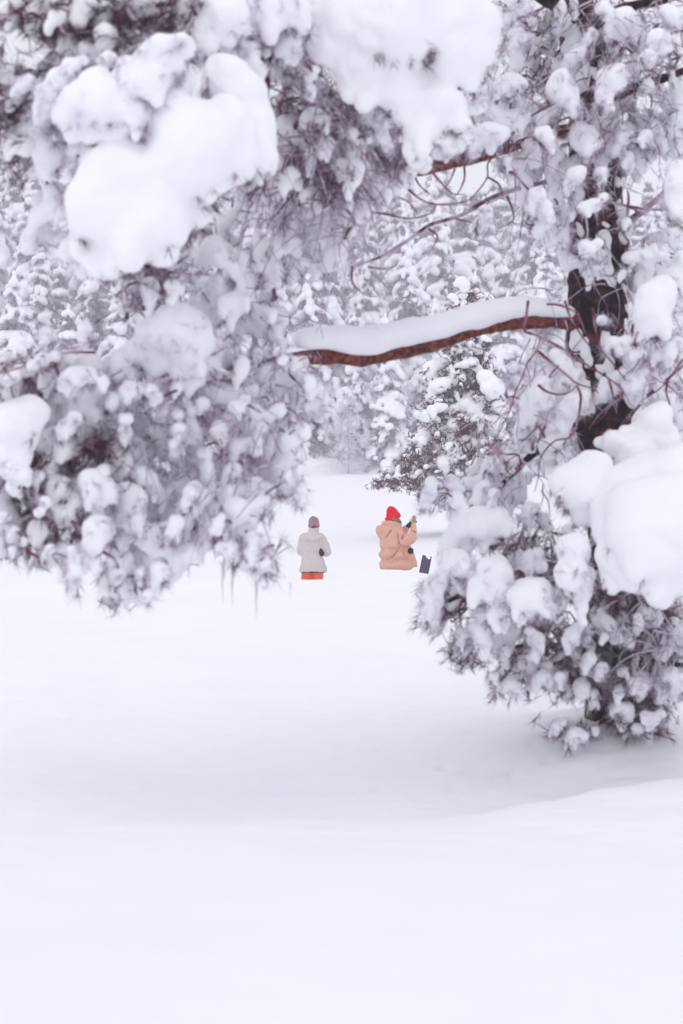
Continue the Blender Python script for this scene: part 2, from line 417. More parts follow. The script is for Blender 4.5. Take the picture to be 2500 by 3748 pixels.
# ------------------------------------------------------------------ forest on the slope behind the field
def spruce_parts(seed, H, R, kind):
    """snow-laden conifer: trunk, frosted twigs and needles, and the snow lying on its boughs"""
    rng = np.random.default_rng(seed)
    lean = rng.normal(size=2) * 0.02 * H
    def axis(z): t = z / H; return np.array([lean[0] * t * t, lean[1] * t * t, z])
    trunk = limb_mesh([axis(z) for z in np.linspace(-0.6, H, 7)], np.linspace(0.022 * H / 1.2 + .04, 0.015, 7), 8, 0.08, 5, 24)
    h = 0.085
    s = SDF((-R - .8, -R - .8, -1.6), (R + .8, R + .8, H + .9), h)
    A, B, tips, tdir = [], [], [], []
    z = H * 0.035
    while z < H * 0.985:
        t = z / H
        prof = (1 - t) ** 0.7 if kind == 'spruce' else math.sin(min(1, (1 - t) * 1.5) * math.pi / 2) * (0.65 + 0.35 * (1 - t))
        L0 = R * prof * (0.75 + 0.25 * min(1, t * 6))
        nb = int(5 + 3 * (1 - t) + rng.integers(0, 2)); a0 = rng.random() * 6.28
        for i in range(nb):
            an = a0 + i * 6.283 / nb + rng.normal() * 0.25
            L = max(0.22, L0 * rng.uniform(0.6, 1.15)); o = axis(z + rng.normal() * 0.12)
            out = np.array([math.cos(an), math.sin(an), 0])
            droop = rng.uniform(0.5, 1.05) * (0.75 + 0.5 * (1 - t)); rise = rng.uniform(0.05, 0.3)
            ts = np.linspace(0, 1, 7)
            pts = np.array([o + out * L * q * (1 - 0.22 * q * droop) + np.array([0, 0, L * (rise * q - droop * q * q)]) for q in ts])
            A += list(pts[:-1]); B += list(pts[1:])
            load = rng.random()
            if load > 0.12:
                r0 = rng.uniform(0.11, 0.32) * (0.75 + 0.18 * L)
                n = max(3, int(L / 0.11)); sway = rng.normal() * 0.15
                for q in np.linspace(0.22 if L > .8 else 0.05, 1.02, n):
                    p = o + out * L * q * (1 - 0.22 * q * droop) + np.array([0, 0, L * (rise * q - droop * q * q)])
                    side = np.array([-out[1], out[0], 0]) * (rng.normal() * 0.13 * (0.4 + q) * min(L, 1.6) + sway * q)
                    r = r0 * rng.uniform(0.55, 1.25) * (0.75 + 0.7 * q * (1.25 - q))
                    s.ell(p + side + [0, 0, 0.35 * r], (r * 1.1, r * 1.1, r * 0.95), 0.12)
            m = int(26 + 34 * L)
            for q in rng.uniform(0.12, 1.05, m):
                p = o + out * L * q * (1 - 0.22 * q * droop) + np.array([0, 0, L * (rise * q - droop * q * q)])
                sd = np.array([-out[1], out[0], 0]) * rng.normal() * 0.22 * min(L, 1.5)
                tips.append(p + sd + [0, 0, -abs(rng.normal()) * 0.16 - 0.02]); tdir.append(out * 0.5 + sd * 1.5 + np.array([0, 0, -0.9]) + rng.normal(size=3) * 0.3)
        z += rng.uniform(0.38, 0.66) * (0.8 + 0.03 * H)
    top = axis(H)
    for dz, r in ((-.35, .17), (-.1, .15), (.1, .10)): s.ell(top + [rng.normal() * .04, 0, dz], r, .08)
    s.ell((0, 0, -.2), (R * .9, R * .9, 1.05), .2)        # skirt boughs buried in drifted snow
    s.noise(0.05, 2.4, seed * 3.1)
    sv, sf = s.skin(); sv = relax(sv, sf, 1, .35)
    A, B = np.array(A), np.array(B); tips, tdir = np.array(tips), np.array(tdir)
    tv, tf = segments(A, B, np.full(len(A), .022), np.full(len(A), .015), rng, 1, 3, 0.03, 0)
    nv, nf, fr = needles(tips, tdir, rng.uniform(.8, 1.5, len(tips)), np.clip(rng.normal(0.68, 0.27, len(tips)), 0, 1), rng, 5, 0.30, 0.020, 0.22, 0.7)
    return trunk, (tv, tf), (nv, nf, fr), (sv, sf)

M_ftrunk = noise_mat('far_bark', (0.05, 0.035, 0.045), (0.16, 0.12, 0.13), 6, .9, .1)
M_ftwig = mat('far_twig', (0.42, 0.38, 0.44), .9, .05)
templates = []
for i, (H, R, kind) in enumerate([(12.5, 2.6, 'spruce'), (15.0, 3.0, 'pine'), (9.0, 2.5, 'pine'), (13.0, 3.1, 'pine'), (8.0, 2.0, 'spruce')]):
    tr, tw, nd, sn = spruce_parts(40 + i, H, R, kind)
    templates.append((H, [('trunk', mesh_np('far_trunk', *tr, M_ftrunk)), ('twigs', mesh_np('far_twigs', *tw, M_ftwig)),
                          ('needles', mesh_np('far_needles', nd[0], nd[1], M_fneedle, False, {'frost': nd[2]})), ('snow_load', mesh_np('far_snow', *sn, M_far))]))

def birch(seed, H, R):
    """leafless birch white with rime"""
    rng = np.random.default_rng(seed)
    path = [np.array([0.12 * math.sin(k * 1.3), 0.1 * math.cos(k), H * .93 * k / 6 - (.5 if k == 0 else 0)]) for k in range(7)]
    q = spline(np.array(path), 40)
    pts = []
    while len(pts) < 900:
        p = np.array([rng.normal() * R * .5, rng.normal() * R * .5, rng.uniform(.16, 1) * H])
        t = p[2] / H; rr = R * (0.35 + 1.1 * math.sin(math.pi * min(1, t * 1.02) ** 0.9))
        if math.hypot(p[0], p[1]) < rr: pts.append(p)
    par, load, al, nr = grow(q, np.array(pts), .5)
    A = al[par]; B = al[nr:]
    ra = 0.010 + 0.006 * np.sqrt(load[par]).clip(0, 8); rb = 0.010 + 0.006 * np.sqrt(load[nr:]).clip(0, 8)
    tv, tf = segments(A, B, np.minimum(ra, .05), np.minimum(rb, .05), rng, 2, 3, .12, .1)
    k = 2; tips = np.repeat(B, k, 0) + rng.normal(size=(len(B) * k, 3)) * .08
    nv, nf, fr = needles(tips, rng.normal(size=tips.shape) + [0, 0, -.7], rng.uniform(.8, 1.6, len(tips)), rng.uniform(.9, 1, len(tips)), rng, 5, .20, .012, .12, .7)
    return limb_mesh(path, np.linspace(.075, .02, 7), 7, .05, 5, 24), (tv, tf), (nv, nf, fr)
M_rime = mat('rime', (0.78, 0.78, 0.83), .9, .05)
btr, btw, bnd = birch(9, 9.5, 2.0)
birch_parts = [('trunk', mesh_np('birch_trunk', *btr, M_ftwig)), ('branches', mesh_np('birch_branches', *btw, M_rime)),
               ('rime_twigs', mesh_np('birch_rime', bnd[0], bnd[1], M_fneedle, False, {'frost': bnd[2]}))]

def plant(name, parts, x, y, rot, sc, label, cat, group):
    e = empty(name, (x, y, gz(x, y) - 0.55)); e.rotation_euler = (0, 0, rot); e.scale = (sc * random.uniform(.92, 1.1), sc * random.uniform(.92, 1.1), sc)
    tag(e, label, cat, group)
    for pn, me in parts:
        o = link(pn, me, e)
        if pn in ('twigs', 'needles', 'branches', 'rime_twigs'): o['kind'] = 'stuff'
    return e
random.seed(4)
placed = []
def zone(px, y):
    row = 'forest front row' if y < 93.8 else ('middle of slope' if y < 122 else 'hazy top of slope')
    side = 'at left edge' if px < 520 else ('behind left boughs' if px < 1040 else ('around red limb' if px < 1960 else 'behind near trunk'))
    return row, side
rows = {}
def forest_tree(x, y, t, sc):
    px = 1250 + x / y * FPX
    row, side = zone(px, y); H, parts = templates[t]
    kind = ['tall narrow snowy spruce', 'tallest snowy pine', 'squat rounded snowy pine', 'broad rounded snowy pine', 'young pointed snowy spruce'][t]
    e = plant('spruce_tree' if t in (0, 4) else 'pine_tree', parts, x, y, random.random() * 6.28, sc, kind, 'tree', f'snowy trees of the {row}')
    rows.setdefault((kind, side, row), []).append((px, e))
    placed.append((x, y))
for (px, y, t, sc) in [(60, 93, 3, .95), (250, 91, 0, .85), (430, 95, 3, .9), (560, 92, 2, 1.0), (700, 96, 0, 1), (850, 93, 3, 1), (1010, 96, 1, .9), (1130, 95, 3, .95), (1215, 97, 0, 1.05), (1300, 94, 0, .78), (1345, 100, 3, .95), (1390, 97, 4, 1.1),
                       (1430, 92, 0, .80), (1500, 98, 1, .95), (1590, 95, 3, .8), (1720, 97, 0, .95), (1860, 94, 3, .85), (1990, 96, 1, .95), (2120, 93, 2, 1), (2280, 96, 0, .95), (2430, 92, 3, .9), (2560, 95, 0, 1), (-90, 94, 1, 1), (340, 99, 1, 1), (160, 100, 1, .9)]:
    forest_tree((px - 1250) / FPX * (y - 6), y - 6, t, sc)
for y in np.arange(97, 152, 6.2):
    hw = 0.27 * y + 2
    x = -hw + random.random() * 4
    while x < hw:
        forest_tree(x + random.uniform(-1, 1), y + random.uniform(-1.6, 1.6), random.choice([0, 0, 0, 1, 1, 3, 3, 4]), random.uniform(.8, 1.25))
        x += random.uniform(4.2, 6.6)
plant('birch_tree', birch_parts, (1275 - 1250) / FPX * 85, 85, 1.0, .55, 'small slender birch white with rime, below the left end of the red limb', 'tree', None)
plant('birch_tree', birch_parts, (2370 - 1250) / FPX * 60, 60, 2.2, 1.1, 'rime-covered birch behind the near pine trunk at right', 'tree', None)
plant('birch_tree', birch_parts, (1990 - 1250) / FPX * 84, 84, 4.0, .9, 'rime-covered birch between the small pine and the near trunk', 'tree', None)
NTH = ['first', 'second', 'third', 'fourth', 'fifth', 'sixth', 'seventh', 'eighth', 'ninth', 'tenth', 'eleventh', 'twelfth', 'thirteenth', 'fourteenth', 'fifteenth', 'sixteenth']
for (kind, side, row), lst in rows.items():          # tell look-alikes apart by their order from the left
    lst.sort(key=lambda q: q[0])
    for n, (px, e) in enumerate(lst):
        e['label'] = f'{kind} {side}, {row}' if len(lst) == 1 else f'{NTH[n]} from left of the {kind}s {side}, {row}'

# ------------------------------------------------------------------ people
def loft(sections, n=20):
    """skin of stacked ellipse rings: (cx, cy, z, rx, ry)"""
    V = []; a = np.arange(n) * 2 * np.pi / n
    for cx, cy, z, rx, ry in sections: V += [(cx + rx * c, cy + ry * s_, z) for c, s_ in zip(np.cos(a), np.sin(a))]
    F = []
    for i in range(len(sections) - 1):
        for j in range(n): F.append((i * n + j, i * n + (j + 1) % n, (i + 1) * n + (j + 1) % n, (i + 1) * n + j))
    return np.array(V), np.array(F)

def body_mesh(name, J, skin_mat, h=0.012):
    """one continuous figure from joints: hips, spine, neck, head with face, limbs, hands with five fingers"""
    lo = np.min([J[k] for k in J], 0) - .28; hi = np.max([J[k] for k in J], 0) + .28
    s = SDF(lo, hi, h)
    s.ell(J['pelvis'], (.115, .085, .09), .04)
    s.chain([J['pelvis'], J['chest'], J['neck']], [.095, .105, .055], .03)
    for k in 'lr':
        s.chain([J['chest'] + [0, 0, .09], J['sh_' + k], J['el_' + k], J['wr_' + k]], [.06, .05, .04, .028], .02)
        s.chain([J['hip_' + k], J['kn_' + k], J['an_' + k]], [.068, .05, .036], .03)
        s.chain([J['an_' + k] + [0, 0, -.03], J['an_' + k] + np.array([*J['fwd'][:2] * .15, -.05])], [.042, .035], .03)
    f = J['fwd']; rt = np.array([f[1], -f[0], 0]); hd = J['head']
    s.chain([J['neck'] - [0, 0, .03], hd - [0, 0, .06]], [.055, .055], .02)
    s.ell(hd + [0, 0, .02], (.078, .088, .10), .02); s.ell(hd + f * .03 - [0, 0, .045], (.058, .06, .07), .03)
    s.ell(hd + f * .10 - [0, 0, .012], (.014, .014, .018), .02); s.ell(hd + f * .09 - [0, 0, .055], (.016, .016, .010), .012)
    for sg in (-1, 1):
        s.ell(hd + f * .085 + rt * .032 * sg + [0, 0, .018], .014, .012, cut=True); s.ell(hd + f * .076 + rt * .032 * sg + [0, 0, .018], .013, .006)
        s.ell(hd + rt * .078 * sg - [0, 0, .0], (.014, .02, .03), .01)
    V, F = s.skin(); V = relax(V, F, 1, .4)
    return mesh_np(name, V, F, skin_mat)

def hand_mesh(name, wrist, d, palm_n, m, curl=0.5, size=1.0):
    """palm, four bent fingers of unequal length and a thumb from the side of the palm"""
    d = d / np.linalg.norm(d); pn = palm_n - d * np.dot(palm_n, d); pn /= np.linalg.norm(pn); sd = np.cross(d, pn)
    sz = size; s = SDF(wrist - .16 * sz, wrist + .16 * sz, .0045)
    for u in (-.022, -.007, .008, .022):
        s.chain([wrist + d * .005, wrist + (d * .075 + sd * u) * sz], [.016 * sz, .0125 * sz], .008)
    for u, ln in ((-.028, .055), (-.0095, .072), (.0095, .078), (.028, .068)):
        p = wrist + (d * .078 + sd * u) * sz; pts = [p]; a = 0.0
        for q, b in ((.42, .45), (.33, .8), (.25, .6)):
            a += curl * b; p = p + (d * math.cos(a) + pn * math.sin(a)) * ln * q * sz; pts.append(p)
        s.chain(pts, [.0092 * sz, .0085 * sz, .0078 * sz, .0065 * sz], .003)
    p = wrist + (d * .025 + sd * .026) * sz
    s.chain([p, p + (d * .03 + sd * .028 + pn * .008) * sz, p + (d * .055 + sd * .032 + pn * .028) * sz], [.012 * sz, .0105 * sz, .008 * sz], .005)
    V, F = s.skin()
    return mesh_np(name, V, F, m)

def cloth(name, c0, c1, rough=.85, bump=.35, bscale=55, scale=8, dist=.004): return noise_mat(name, c0, c1, scale, rough, .15, bump, bscale, dist=dist)
M_skin = mat('skin', (.62, .36, .28), .55, .3)
M_parka = cloth('grey_parka', (.57, .52, .50), (.62, .57, .55), scale=5, bump=.25, bscale=14, dist=.012)
M_orange = cloth('orange_trousers', (.80, .125, .040), (.86, .15, .05))
M_mauve = cloth('mauve_knit', (.31, .175, .20), (.37, .22, .245), bscale=90)
M_red = cloth('red_knit', (.70, .003, .022), (.78, .006, .028), bscale=90); M_red.node_tree.nodes['Principled BSDF'].inputs['Specular IOR Level'].default_value = 0
M_peach = cloth('peach_nylon', (.66, .37, .275), (.70, .40, .30), .6, .3, 22, 5, dist=.01)
M_black = cloth('black_knit', (.008, .006, .012), (.016, .012, .02))
M_hair1 = cloth('brown_hair', (.075, .028, .03), (.14, .06, .055), bscale=120)
M_hair2 = cloth('ash_hair', (.13, .085, .085), (.26, .19, .18), bscale=120)
M_band = cloth('jacket_lining', (.05, .015, .05), (.07, .02, .06))
M_boot = mat('boot', (.03, .025, .03), .6)
A3 = lambda *a: np.array(a, float)

# --- standing person seen from behind, grey parka and orange trousers
f = A3(.42, .91, 0); f /= np.linalg.norm(f)
J = dict(fwd=f, pelvis=A3(0, 0, .93), chest=A3(.0, .0, 1.25), neck=A3(.01, .015, 1.43), head=A3(.025, .035, 1.555),
         sh_l=A3(-.14, .03, 1.35), el_l=A3(-.185, .06, 1.10), wr_l=A3(.06, .18, 1.07), sh_r=A3(.145, -.04, 1.35), el_r=A3(.235, .02, 1.10), wr_r=A3(.12, .20, 1.13),
         hip_l=A3(-.082, .02, .90), kn_l=A3(-.09, .04, .48), an_l=A3(-.10, .02, .085), hip_r=A3(.088, -.02, .90), kn_r=A3(.10, .02, .48), an_r=A3(.11, -.01, .085))
top = P(1146.3, 1891, 23.5)
p1 = empty('person', (top[0] - .015, 23.5, top[2] - 1.675))
tag(p1, 'standing person in pale grey parka, orange trousers and mauve beanie, seen from behind', 'person')
link('body', body_mesh('body_parka', J, M_skin), p1)
# trousers
V, F = blob([(*(J['hip_' + k] * (1 - t) + J['an_' + k] * t + (np.array([0, .015, 0]) if t < .6 else 0)), .094 - .02 * t) for k in 'lr' for t in np.linspace(-.02, .95, 26)] + [(.005, 0, .86, .165, .12, .10)], .014, .02, .008, 12)
link('trousers', mesh_np('trousers', V, F, M_orange), p1)
for k in 'lr':
    V, F = blob([(*(J['an_' + k] + f * t - [0, 0, .03 + .02 * (t > .05)]), .062 - .08 * max(0, t - .08)) for t in np.linspace(-.03, .17, 8)] + [(*(J['an_' + k] + [0, 0, q]), .062) for q in (.03, .08, .13)], .014, .02)
    link('boot', mesh_np('boot', V, F, M_boot), p1)
# parka: torso, flared skirt, bent sleeves, stand-up collar
s = SDF((-.40, -.34, .70), (.42, .42, 1.56), .011)
for (z, rx, ry) in [(.775, .212, .165), (.82, .207, .16), (.88, .197, .152), (.94, .184, .145), (1.00, .164, .13), (1.035, .155, .125), (1.07, .163, .13), (1.13, .176, .138), (1.19, .184, .142), (1.25, .186, .142), (1.30, .182, .135), (1.345, .160, .12), (1.375, .12, .10)]:
    s.ell((.0 + .012 * (z < .95), 0, z), (rx, ry, .10 if .8 < z < 1.3 else .06), .035)
s.ell((-.115, .0, 1.33), (.075, .085, .055), .05); s.ell((.12, -.02, 1.33), (.075, .085, .055), .05)
s.chain([J['sh_l'] + [.01, 0, -.02], (J['sh_l'] + J['el_l']) / 2 + [-.005, -.01, 0], J['el_l'] + [.0, 0, -.005]], [.068, .062, .058], .03, .3)
s.chain([J['el_l'], J['wr_l'] - [.03, 0, 0]], [.066, .055], .025, .3)
s.chain([J['sh_r'] + [-.005, -.01, -.02], (J['sh_r'] + J['el_r']) / 2 + [.008, -.02, .0], J['el_r'] + [.01, -.01, -.0]], [.070, .068, .066], .022, .3)
s.chain([J['el_r'] + [.0, 0, -.01], J['el_r'] * .5 + J['wr_r'] * .5 + [.05, 0, -.01], J['wr_r'] + [.03, .01, 0]], [.074, .068, .055], .022, .3)
s.chain([A3(.02, .005, 1.37), A3(.022, .012, 1.475)], [.082, .082], .02, .25)
s.ell((.022, .012, 1.52), (.066, .068, .055), .012, cut=True); s.ell((0, 0, .66), (.6, .6, .105), .01, cut=True)
for (x, y, z, a) in [(-.02, -.155, 1.03, .012), (.06, -.15, 1.05, .010), (.10, -.14, 1.10, .010)]: s.ell((x, y, z), (.11, .018, .009), .012, cut=True)
s.ell((.115, -.165, 1.22), (.012, .02, .08), .015, cut=True); s.ell((-.12, -.16, 1.20), (.010, .018, .07), .015, cut=True)
s.noise(.006, 13, 1.0); s.noise(.004, 30, 4.0)
V, F = s.skin(); V = relax(V, F, 1, .3)
jk = link('parka', mesh_np('parka', V, F, M_parka), p1)
hv_, hf_ = loft([(.012, 0, .752, .198, .152), (.012, 0, .772, .203, .157), (.012, 0, .782, .19, .146)], 28); link('hem_lining', mesh_np('hem', hv_, hf_, M_band), jk)
V, F = limb_mesh([A3(.022 + .09 * math.sin(t), .012 - .092 * math.cos(t), 1.392 - .004 * math.cos(t * 2)) for t in np.linspace(-1.9, 1.9, 9)], [.006] * 9, 6, 0, 1, 30); link('collar_seam', mesh_np('collar_seam', V, F, M_parka), jk)
V, F = blob([(*(A3(-.15, -.145, 1.287) * (1 - t) + A3(.15, -.155, 1.287) * t + [0, -.012 * math.sin(3.14 * t), 0]), .008) for t in np.linspace(0, 1, 50)], .006, .004); link('yoke_seam', mesh_np('yoke', V, F, M_parka), jk)
V, F = blob([(*A3(.105, -.06, 1.17), .028), (*A3(.125, -.075, 1.13), .036), (*A3(.145, -.085, 1.09), .042), (*A3(.16, -.085, 1.06), .038), (*A3(.12, -.07, 1.10), .03)], .009, .02)
link('glove', mesh_np('glove', V, F, M_black), p1)
link('glove', hand_mesh('glove_r', J['wr_r'] + [-.01, .02, 0], A3(-.8, .35, .1), A3(0, 1, 0), M_black, .7, 1.1), p1)
# beanie and hair
s = SDF((-.12, -.12, 1.44), (.17, .2, 1.75), .008)
s.ell((.025, .035, 1.575), (.088, .096, .085), .02); s.ell((.02, .03, 1.62), (.070, .078, .055), .03); s.ell((.012, .025, 1.655), (.022, .024, .022), .035)
for an in np.linspace(0, 6.28, 40): s.ell((.025 + .081 * math.cos(an), .035 + .089 * math.sin(an), 1.528 + .012 * math.sin(an)), (.014, .014, .026), .008)
s.noise(.003, 30)
V, F = s.skin(); link('beanie', mesh_np('beanie', V, F, M_mauve), p1)
V, F = blob([(.085, .0 + .01 * i, 1.505 - .018 * i, .024 - .0016 * i) for i in range(7)] + [(.06, -.03, 1.51, .03), (.03, -.045, 1.505, .035), (.0, -.03, 1.51, .03)], .008, .02, .004, 30)
link('hair', mesh_np('hair1', V, F, M_hair1), p1)

# --- person in a peach puffer jacket turned to the right, raising a phone
f = A3(.93, .37, 0); f /= np.linalg.norm(f)
U = .000685
def Z(zx, zy, y=0.0): return A3((zx - 560) * U, y, 1.70 - (zy - 150) * U)
J = dict(fwd=f, pelvis=A3(.06, 0, .93), chest=A3(.03, .0, 1.22), neck=Z(500, 520, .02), head=Z(538, 378, .04),
         sh_r=Z(670, 735, -.15), el_r=Z(930, 900, -.16), wr_r=Z(985, 535, -.03), sh_l=Z(620, 700, .17), el_l=Z(760, 840, .24), wr_l=Z(860, 600, .12),
         hip_l=A3(.08, .09, .90), kn_l=A3(.13, .10, .48), an_l=A3(.05, .10, .085), hip_r=A3(.06, -.09, .90), kn_r=A3(.09, -.10, .48), an_r=A3(.02, -.10, .085))
top = P(1431.3, 1854.9, 21.5)
p2 = empty('person', (top[0] + (560 - 490) * U, 21.5, top[2] - 1.70))
tag(p2, 'person in peach puffer jacket and red beanie, turned right and raising a phone', 'person')
link('body', body_mesh('body_puffer', J, M_skin), p2)
V, F = blob([(*(J['hip_' + k] * (1 - t) + J['an_' + k] * t), .105 - .04 * t) for k in 'lr' for t in np.linspace(-.02, .95, 26)] + [(.06, 0, .88, .13, .15, .11)], .014, .02, .008, 12)
link('trousers', mesh_np('trousers2', V, F, M_black), p2)
for k in 'lr':
    V, F = blob([(*(J['an_' + k] + f * t - [0, 0, .03]), .062 - .08 * max(0, t - .08)) for t in np.linspace(-.03, .17, 8)] + [(*(J['an_' + k] + [0, 0, q]), .062) for q in (.03, .08, .13)], .014, .02)
    link('boot', mesh_np('boot2', V, F, M_boot), p2)
s = SDF((-.34, -.36, .66), (.42, .40, 1.55), .010)
def band(zy, x0, x1, hz, ry, k=.030):
    a, b = Z(x0, zy), Z(x1, zy); s.ell((a + b) / 2, ((b[0] - a[0]) / 2, ry, hz), k)
# quilted torso: one swollen ring per baffle
band(760, 285, 760, .070, .20); band(830, 272, 800, .070, .215); band(905, 268, 830, .058, .22)
band(970, 262, 850, .095, .225); band(1020, 262, 868, .085, .228)
band(1165, 250, 905, .085, .232); band(1235, 246, 940, .085, .236); band(1200, 248, 925, .085, .236)
band(1385, 256, 1005, .085, .24); band(1440, 258, 1040, .090, .244); band(1500, 262, 1050, .09, .244)
s.ell(Z(545, 700), (.17, .19, .07), .03); s.ell(Z(540, 650), (.14, .15, .06), .03)
# front panel swinging forward, seam at the side
s.chain([Z(830, 1040, -.10), Z(900, 1250, -.11), Z(960, 1430, -.10)], [.055, .065, .062], .03)
# right sleeve (towards the viewer): shoulder, upper arm, elbow, forearm up to the cuff
s.ell(Z(690, 770, -.17), (.066, .075, .075), .014); s.ell(Z(700, 880, -.175), (.075, .08, .07), .014)
s.chain([Z(760, 905, -.19), Z(850, 880, -.20)], [.085, .082], .012, .3)
s.chain([Z(905, 855, -.19), Z(945, 810, -.17)], [.082, .074], .012, .3)
s.chain([Z(960, 740, -.14), Z(975, 690, -.12)], [.056, .052], .012, .3)
s.chain([Z(980, 630, -.10), Z(985, 555, -.05)], [.046, .036], .010, .3)
# left sleeve
s.chain([Z(640, 730, .17), Z(740, 800, .22), Z(770, 760, .20)], [.085, .075, .068], .014, .3)
s.chain([Z(780, 700, .16), Z(835, 625, .10)], [.060, .048], .012, .3)
# collar and hood
s.chain([Z(500, 560, .02), Z(485, 505, .02)], [.085, .08], .02, .25); s.chain([Z(330, 520, .0), Z(420, 505, -.04), Z(560, 530, -.065), Z(670, 575, -.04)], [.034, .038, .038, .034], .014, .3)
s.ell(Z(490, 470, .02), (.085, .075, .06), .01, cut=True)
s.ell(Z(330, 690, .0), (.105, .15, .092), .02); s.ell(Z(265, 665, .0), (.072, .15, .078), .014); s.ell(Z(300, 780, .0), (.062, .12, .06), .02); s.ell(Z(430, 640, -.02), (.075, .15, .06), .02)
s.ell(Z(205, 670, .0), (.035, .135, .080), .012)
# folds pressed into the cloth
for (a, b, y, r) in [((690, 1025), (500, 1260), -.235, .008), ((700, 1030), (830, 1360), -.24, .007), ((610, 660), (660, 1000), -.235, .008), ((540, 590), (330, 880), -.19, .008), ((880, 655), (1045, 720), -.19, .008), ((770, 740), (710, 860), -.25, .008), ((440, 1390), (620, 1310), -.25, .008), ((650, 1020), (830, 1005), -.235, .009)]:
    for t in np.linspace(0, 1, 26): s.ell(Z(a[0] + (b[0] - a[0]) * t, a[1] + (b[1] - a[1]) * t, y), (r, .03, r), .010, cut=True)
s.ell(Z(640, 1660), (.9, .9, .09), .012, cut=True); s.ell(Z(1010, 1560, -.1), (.055, .4, .062), .01, cut=True)
s.noise(.004, 16, 2.0); s.noise(.002, 38, 7.0)
V, F = s.skin(); V = relax(V, F, 1, .3)
link('puffer_jacket', mesh_np('puffer_jacket', V, F, M_peach), p2)
# beanie with turned-up rim, hair
s = SDF(Z(330, 520, -.14), Z(760, 110, .22), .007)
s.ell(Z(535, 320, .04), (.098, .095, .085), .02); s.ell(Z(500, 235, .04), (.068, .075, .06), .04); s.ell(Z(485, 185, .035), (.038, .045, .03), .03); s.ell(Z(470, 390, .03), (.06, .085, .045), .03)
for an in np.linspace(0, 6.28, 44):
    c, q = math.cos(an), math.sin(an); zx = 545 + 138 * c; s.ell(Z(zx, 400 - 62 * c, .04 + .092 * q), (.013, .013, .026), .010)
s.chain([Z(375, 415, .0), Z(400, 432, -.05), Z(470, 440, -.06)], [.014, .018, .017], .01, .3)
s.noise(.003, 32)
V, F = s.skin(); link('beanie', mesh_np('beanie2', V, F, M_red), p2)
V, F = blob([(*Z(545 + 22 * i, 432 + 19 * i, -.045 + .004 * i), .034 - .002 * i) for i in range(8)] + [(*Z(575 + 18 * i, 410 + 17 * i, -.01), .036) for i in range(6)] + [(*Z(560, 460, .09), .04), (*Z(620, 520, .08), .035)], .008, .016, .006, 34)
link('hair', mesh_np('hair2', V, F, M_hair2), p2)
link('hand', hand_mesh('hand', Z(987, 525, -.035), A3(.05, .25, .95), A3(.2, .9, 0), M_skin, .55, .95), p2)
link('glove', hand_mesh('glove_l', Z(868, 600, .09), A3(.62, -.2, .75), A3(.5, -.6, 0), M_black, .6, 1.15), p2)
V, F = blob([(*(Z(845, 615, .095) * (1 - t) + Z(900, 545, .07) * t), .034) for t in np.linspace(0, 1, 6)], .008, .01); link('glove_cuff', mesh_np('cuff', V, F, M_black), p2)

def box(name, m, c, size, parent=None, rot=(0, 0, 0), bev=.004):
    import bmesh
    bm = bmesh.new(); bmesh.ops.create_cube(bm, size=1)
    for v in bm.verts: v.co = Vector((v.co.x * size[0], v.co.y * size[1], v.co.z * size[2]))
    bmesh.ops.bevel(bm, geom=bm.edges[:], offset=bev, segments=2, affect='EDGES')
    me = bpy.data.meshes.new(name); bm.to_mesh(me); bm.free(); me.materials.append(m)
    o = link(name, me, parent, tuple(c)); o.rotation_euler = rot; return o
ph = empty('mobile_phone', tuple(np.array(p2.location) + Z(994, 432, -.035))); tag(ph, 'small grey mobile phone held up by the person in the peach jacket', 'phone')
box('phone_case', mat('phone_case', (.30, .25, .30), .4), (0, 0, 0), (.012, .075, .150), ph, bev=.0035)
box('screen', mat('phone_screen', (.06, .06, .08), .15, .5), (-.0066, 0, 0), (.002, .068, .14), ph, bev=.0008)
V, F = blob([(*Z(905, 1110, -.17), .032), (*Z(880, 1130, -.17), .028), (*Z(935, 1130, -.17), .028), (*Z(960, 1080, -.17), .010), (*Z(955, 1095, -.17), .014), (*Z(925, 1080, -.17), .018), (*Z(900, 1075, -.17), .02), (*Z(872, 1090, -.17), .018), (*Z(900, 1150, -.17), .03)], .006, .008, .004, 40)
gl = link('glove', mesh_np('spare_glove', V, F, M_black), None, p2.location); tag(gl, 'spare black knitted glove stuffed in the peach jacket pocket', 'glove')

# --- dark mesh panel of a seat standing tilted out of the snow
def weave():
    m = mat('dark_mesh_fabric', (.075, .05, .10), .7, .2); t = m.node_tree; b = t.nodes['Principled BSDF']
    tc = t.nodes.new('ShaderNodeTexCoord'); ck = t.nodes.new('ShaderNodeTexChecker'); ck.inputs['Scale'].default_value = 110
    ck.inputs['Color1'].default_value = (.055, .036, .075, 1); ck.inputs['Color2'].default_value = (.12, .085, .15, 1)
    t.links.new(tc.outputs['Object'], ck.inputs['Vector']); t.links.new(ck.outputs[0], b.inputs['Base Color']); return m
M_weave = weave(); M_tube = mat('dark_tube', (.045, .03, .06), .45, .4)
c = P(1556, 2066, 21.0)
sp = empty('seat_panel', tuple(c)); sp.rotation_euler = (math.radians(-8), math.radians(14), math.radians(12))
tag(sp, 'dark purple mesh panel with a tube edge standing tilted in the snow', 'panel')
box('mesh_fabric', M_weave, (0, 0, -.03), (.125, .012, .32), sp)
for x in (-.062, .066):
    V, F = limb_mesh([A3(x, 0, -.20), A3(x, 0, 0), A3(x, 0, .135 if x > 0 else .125)], [.006 if x < 0 else .012] * 3, 10, 0, 1, 12); link('tube', mesh_np('tube', V, F, M_tube), sp)
V, F = blob([(x, -.008, .118 + .01 * math.sin(x * 90), .014) for x in np.linspace(.0, .05, 5)] + [(.035, -.012, .10, .016), (.02, -.012, .095, .010)], .005, .01, .004, 60); link('snow_cap', mesh_np('panel_snow', V, F, M_snow), sp)

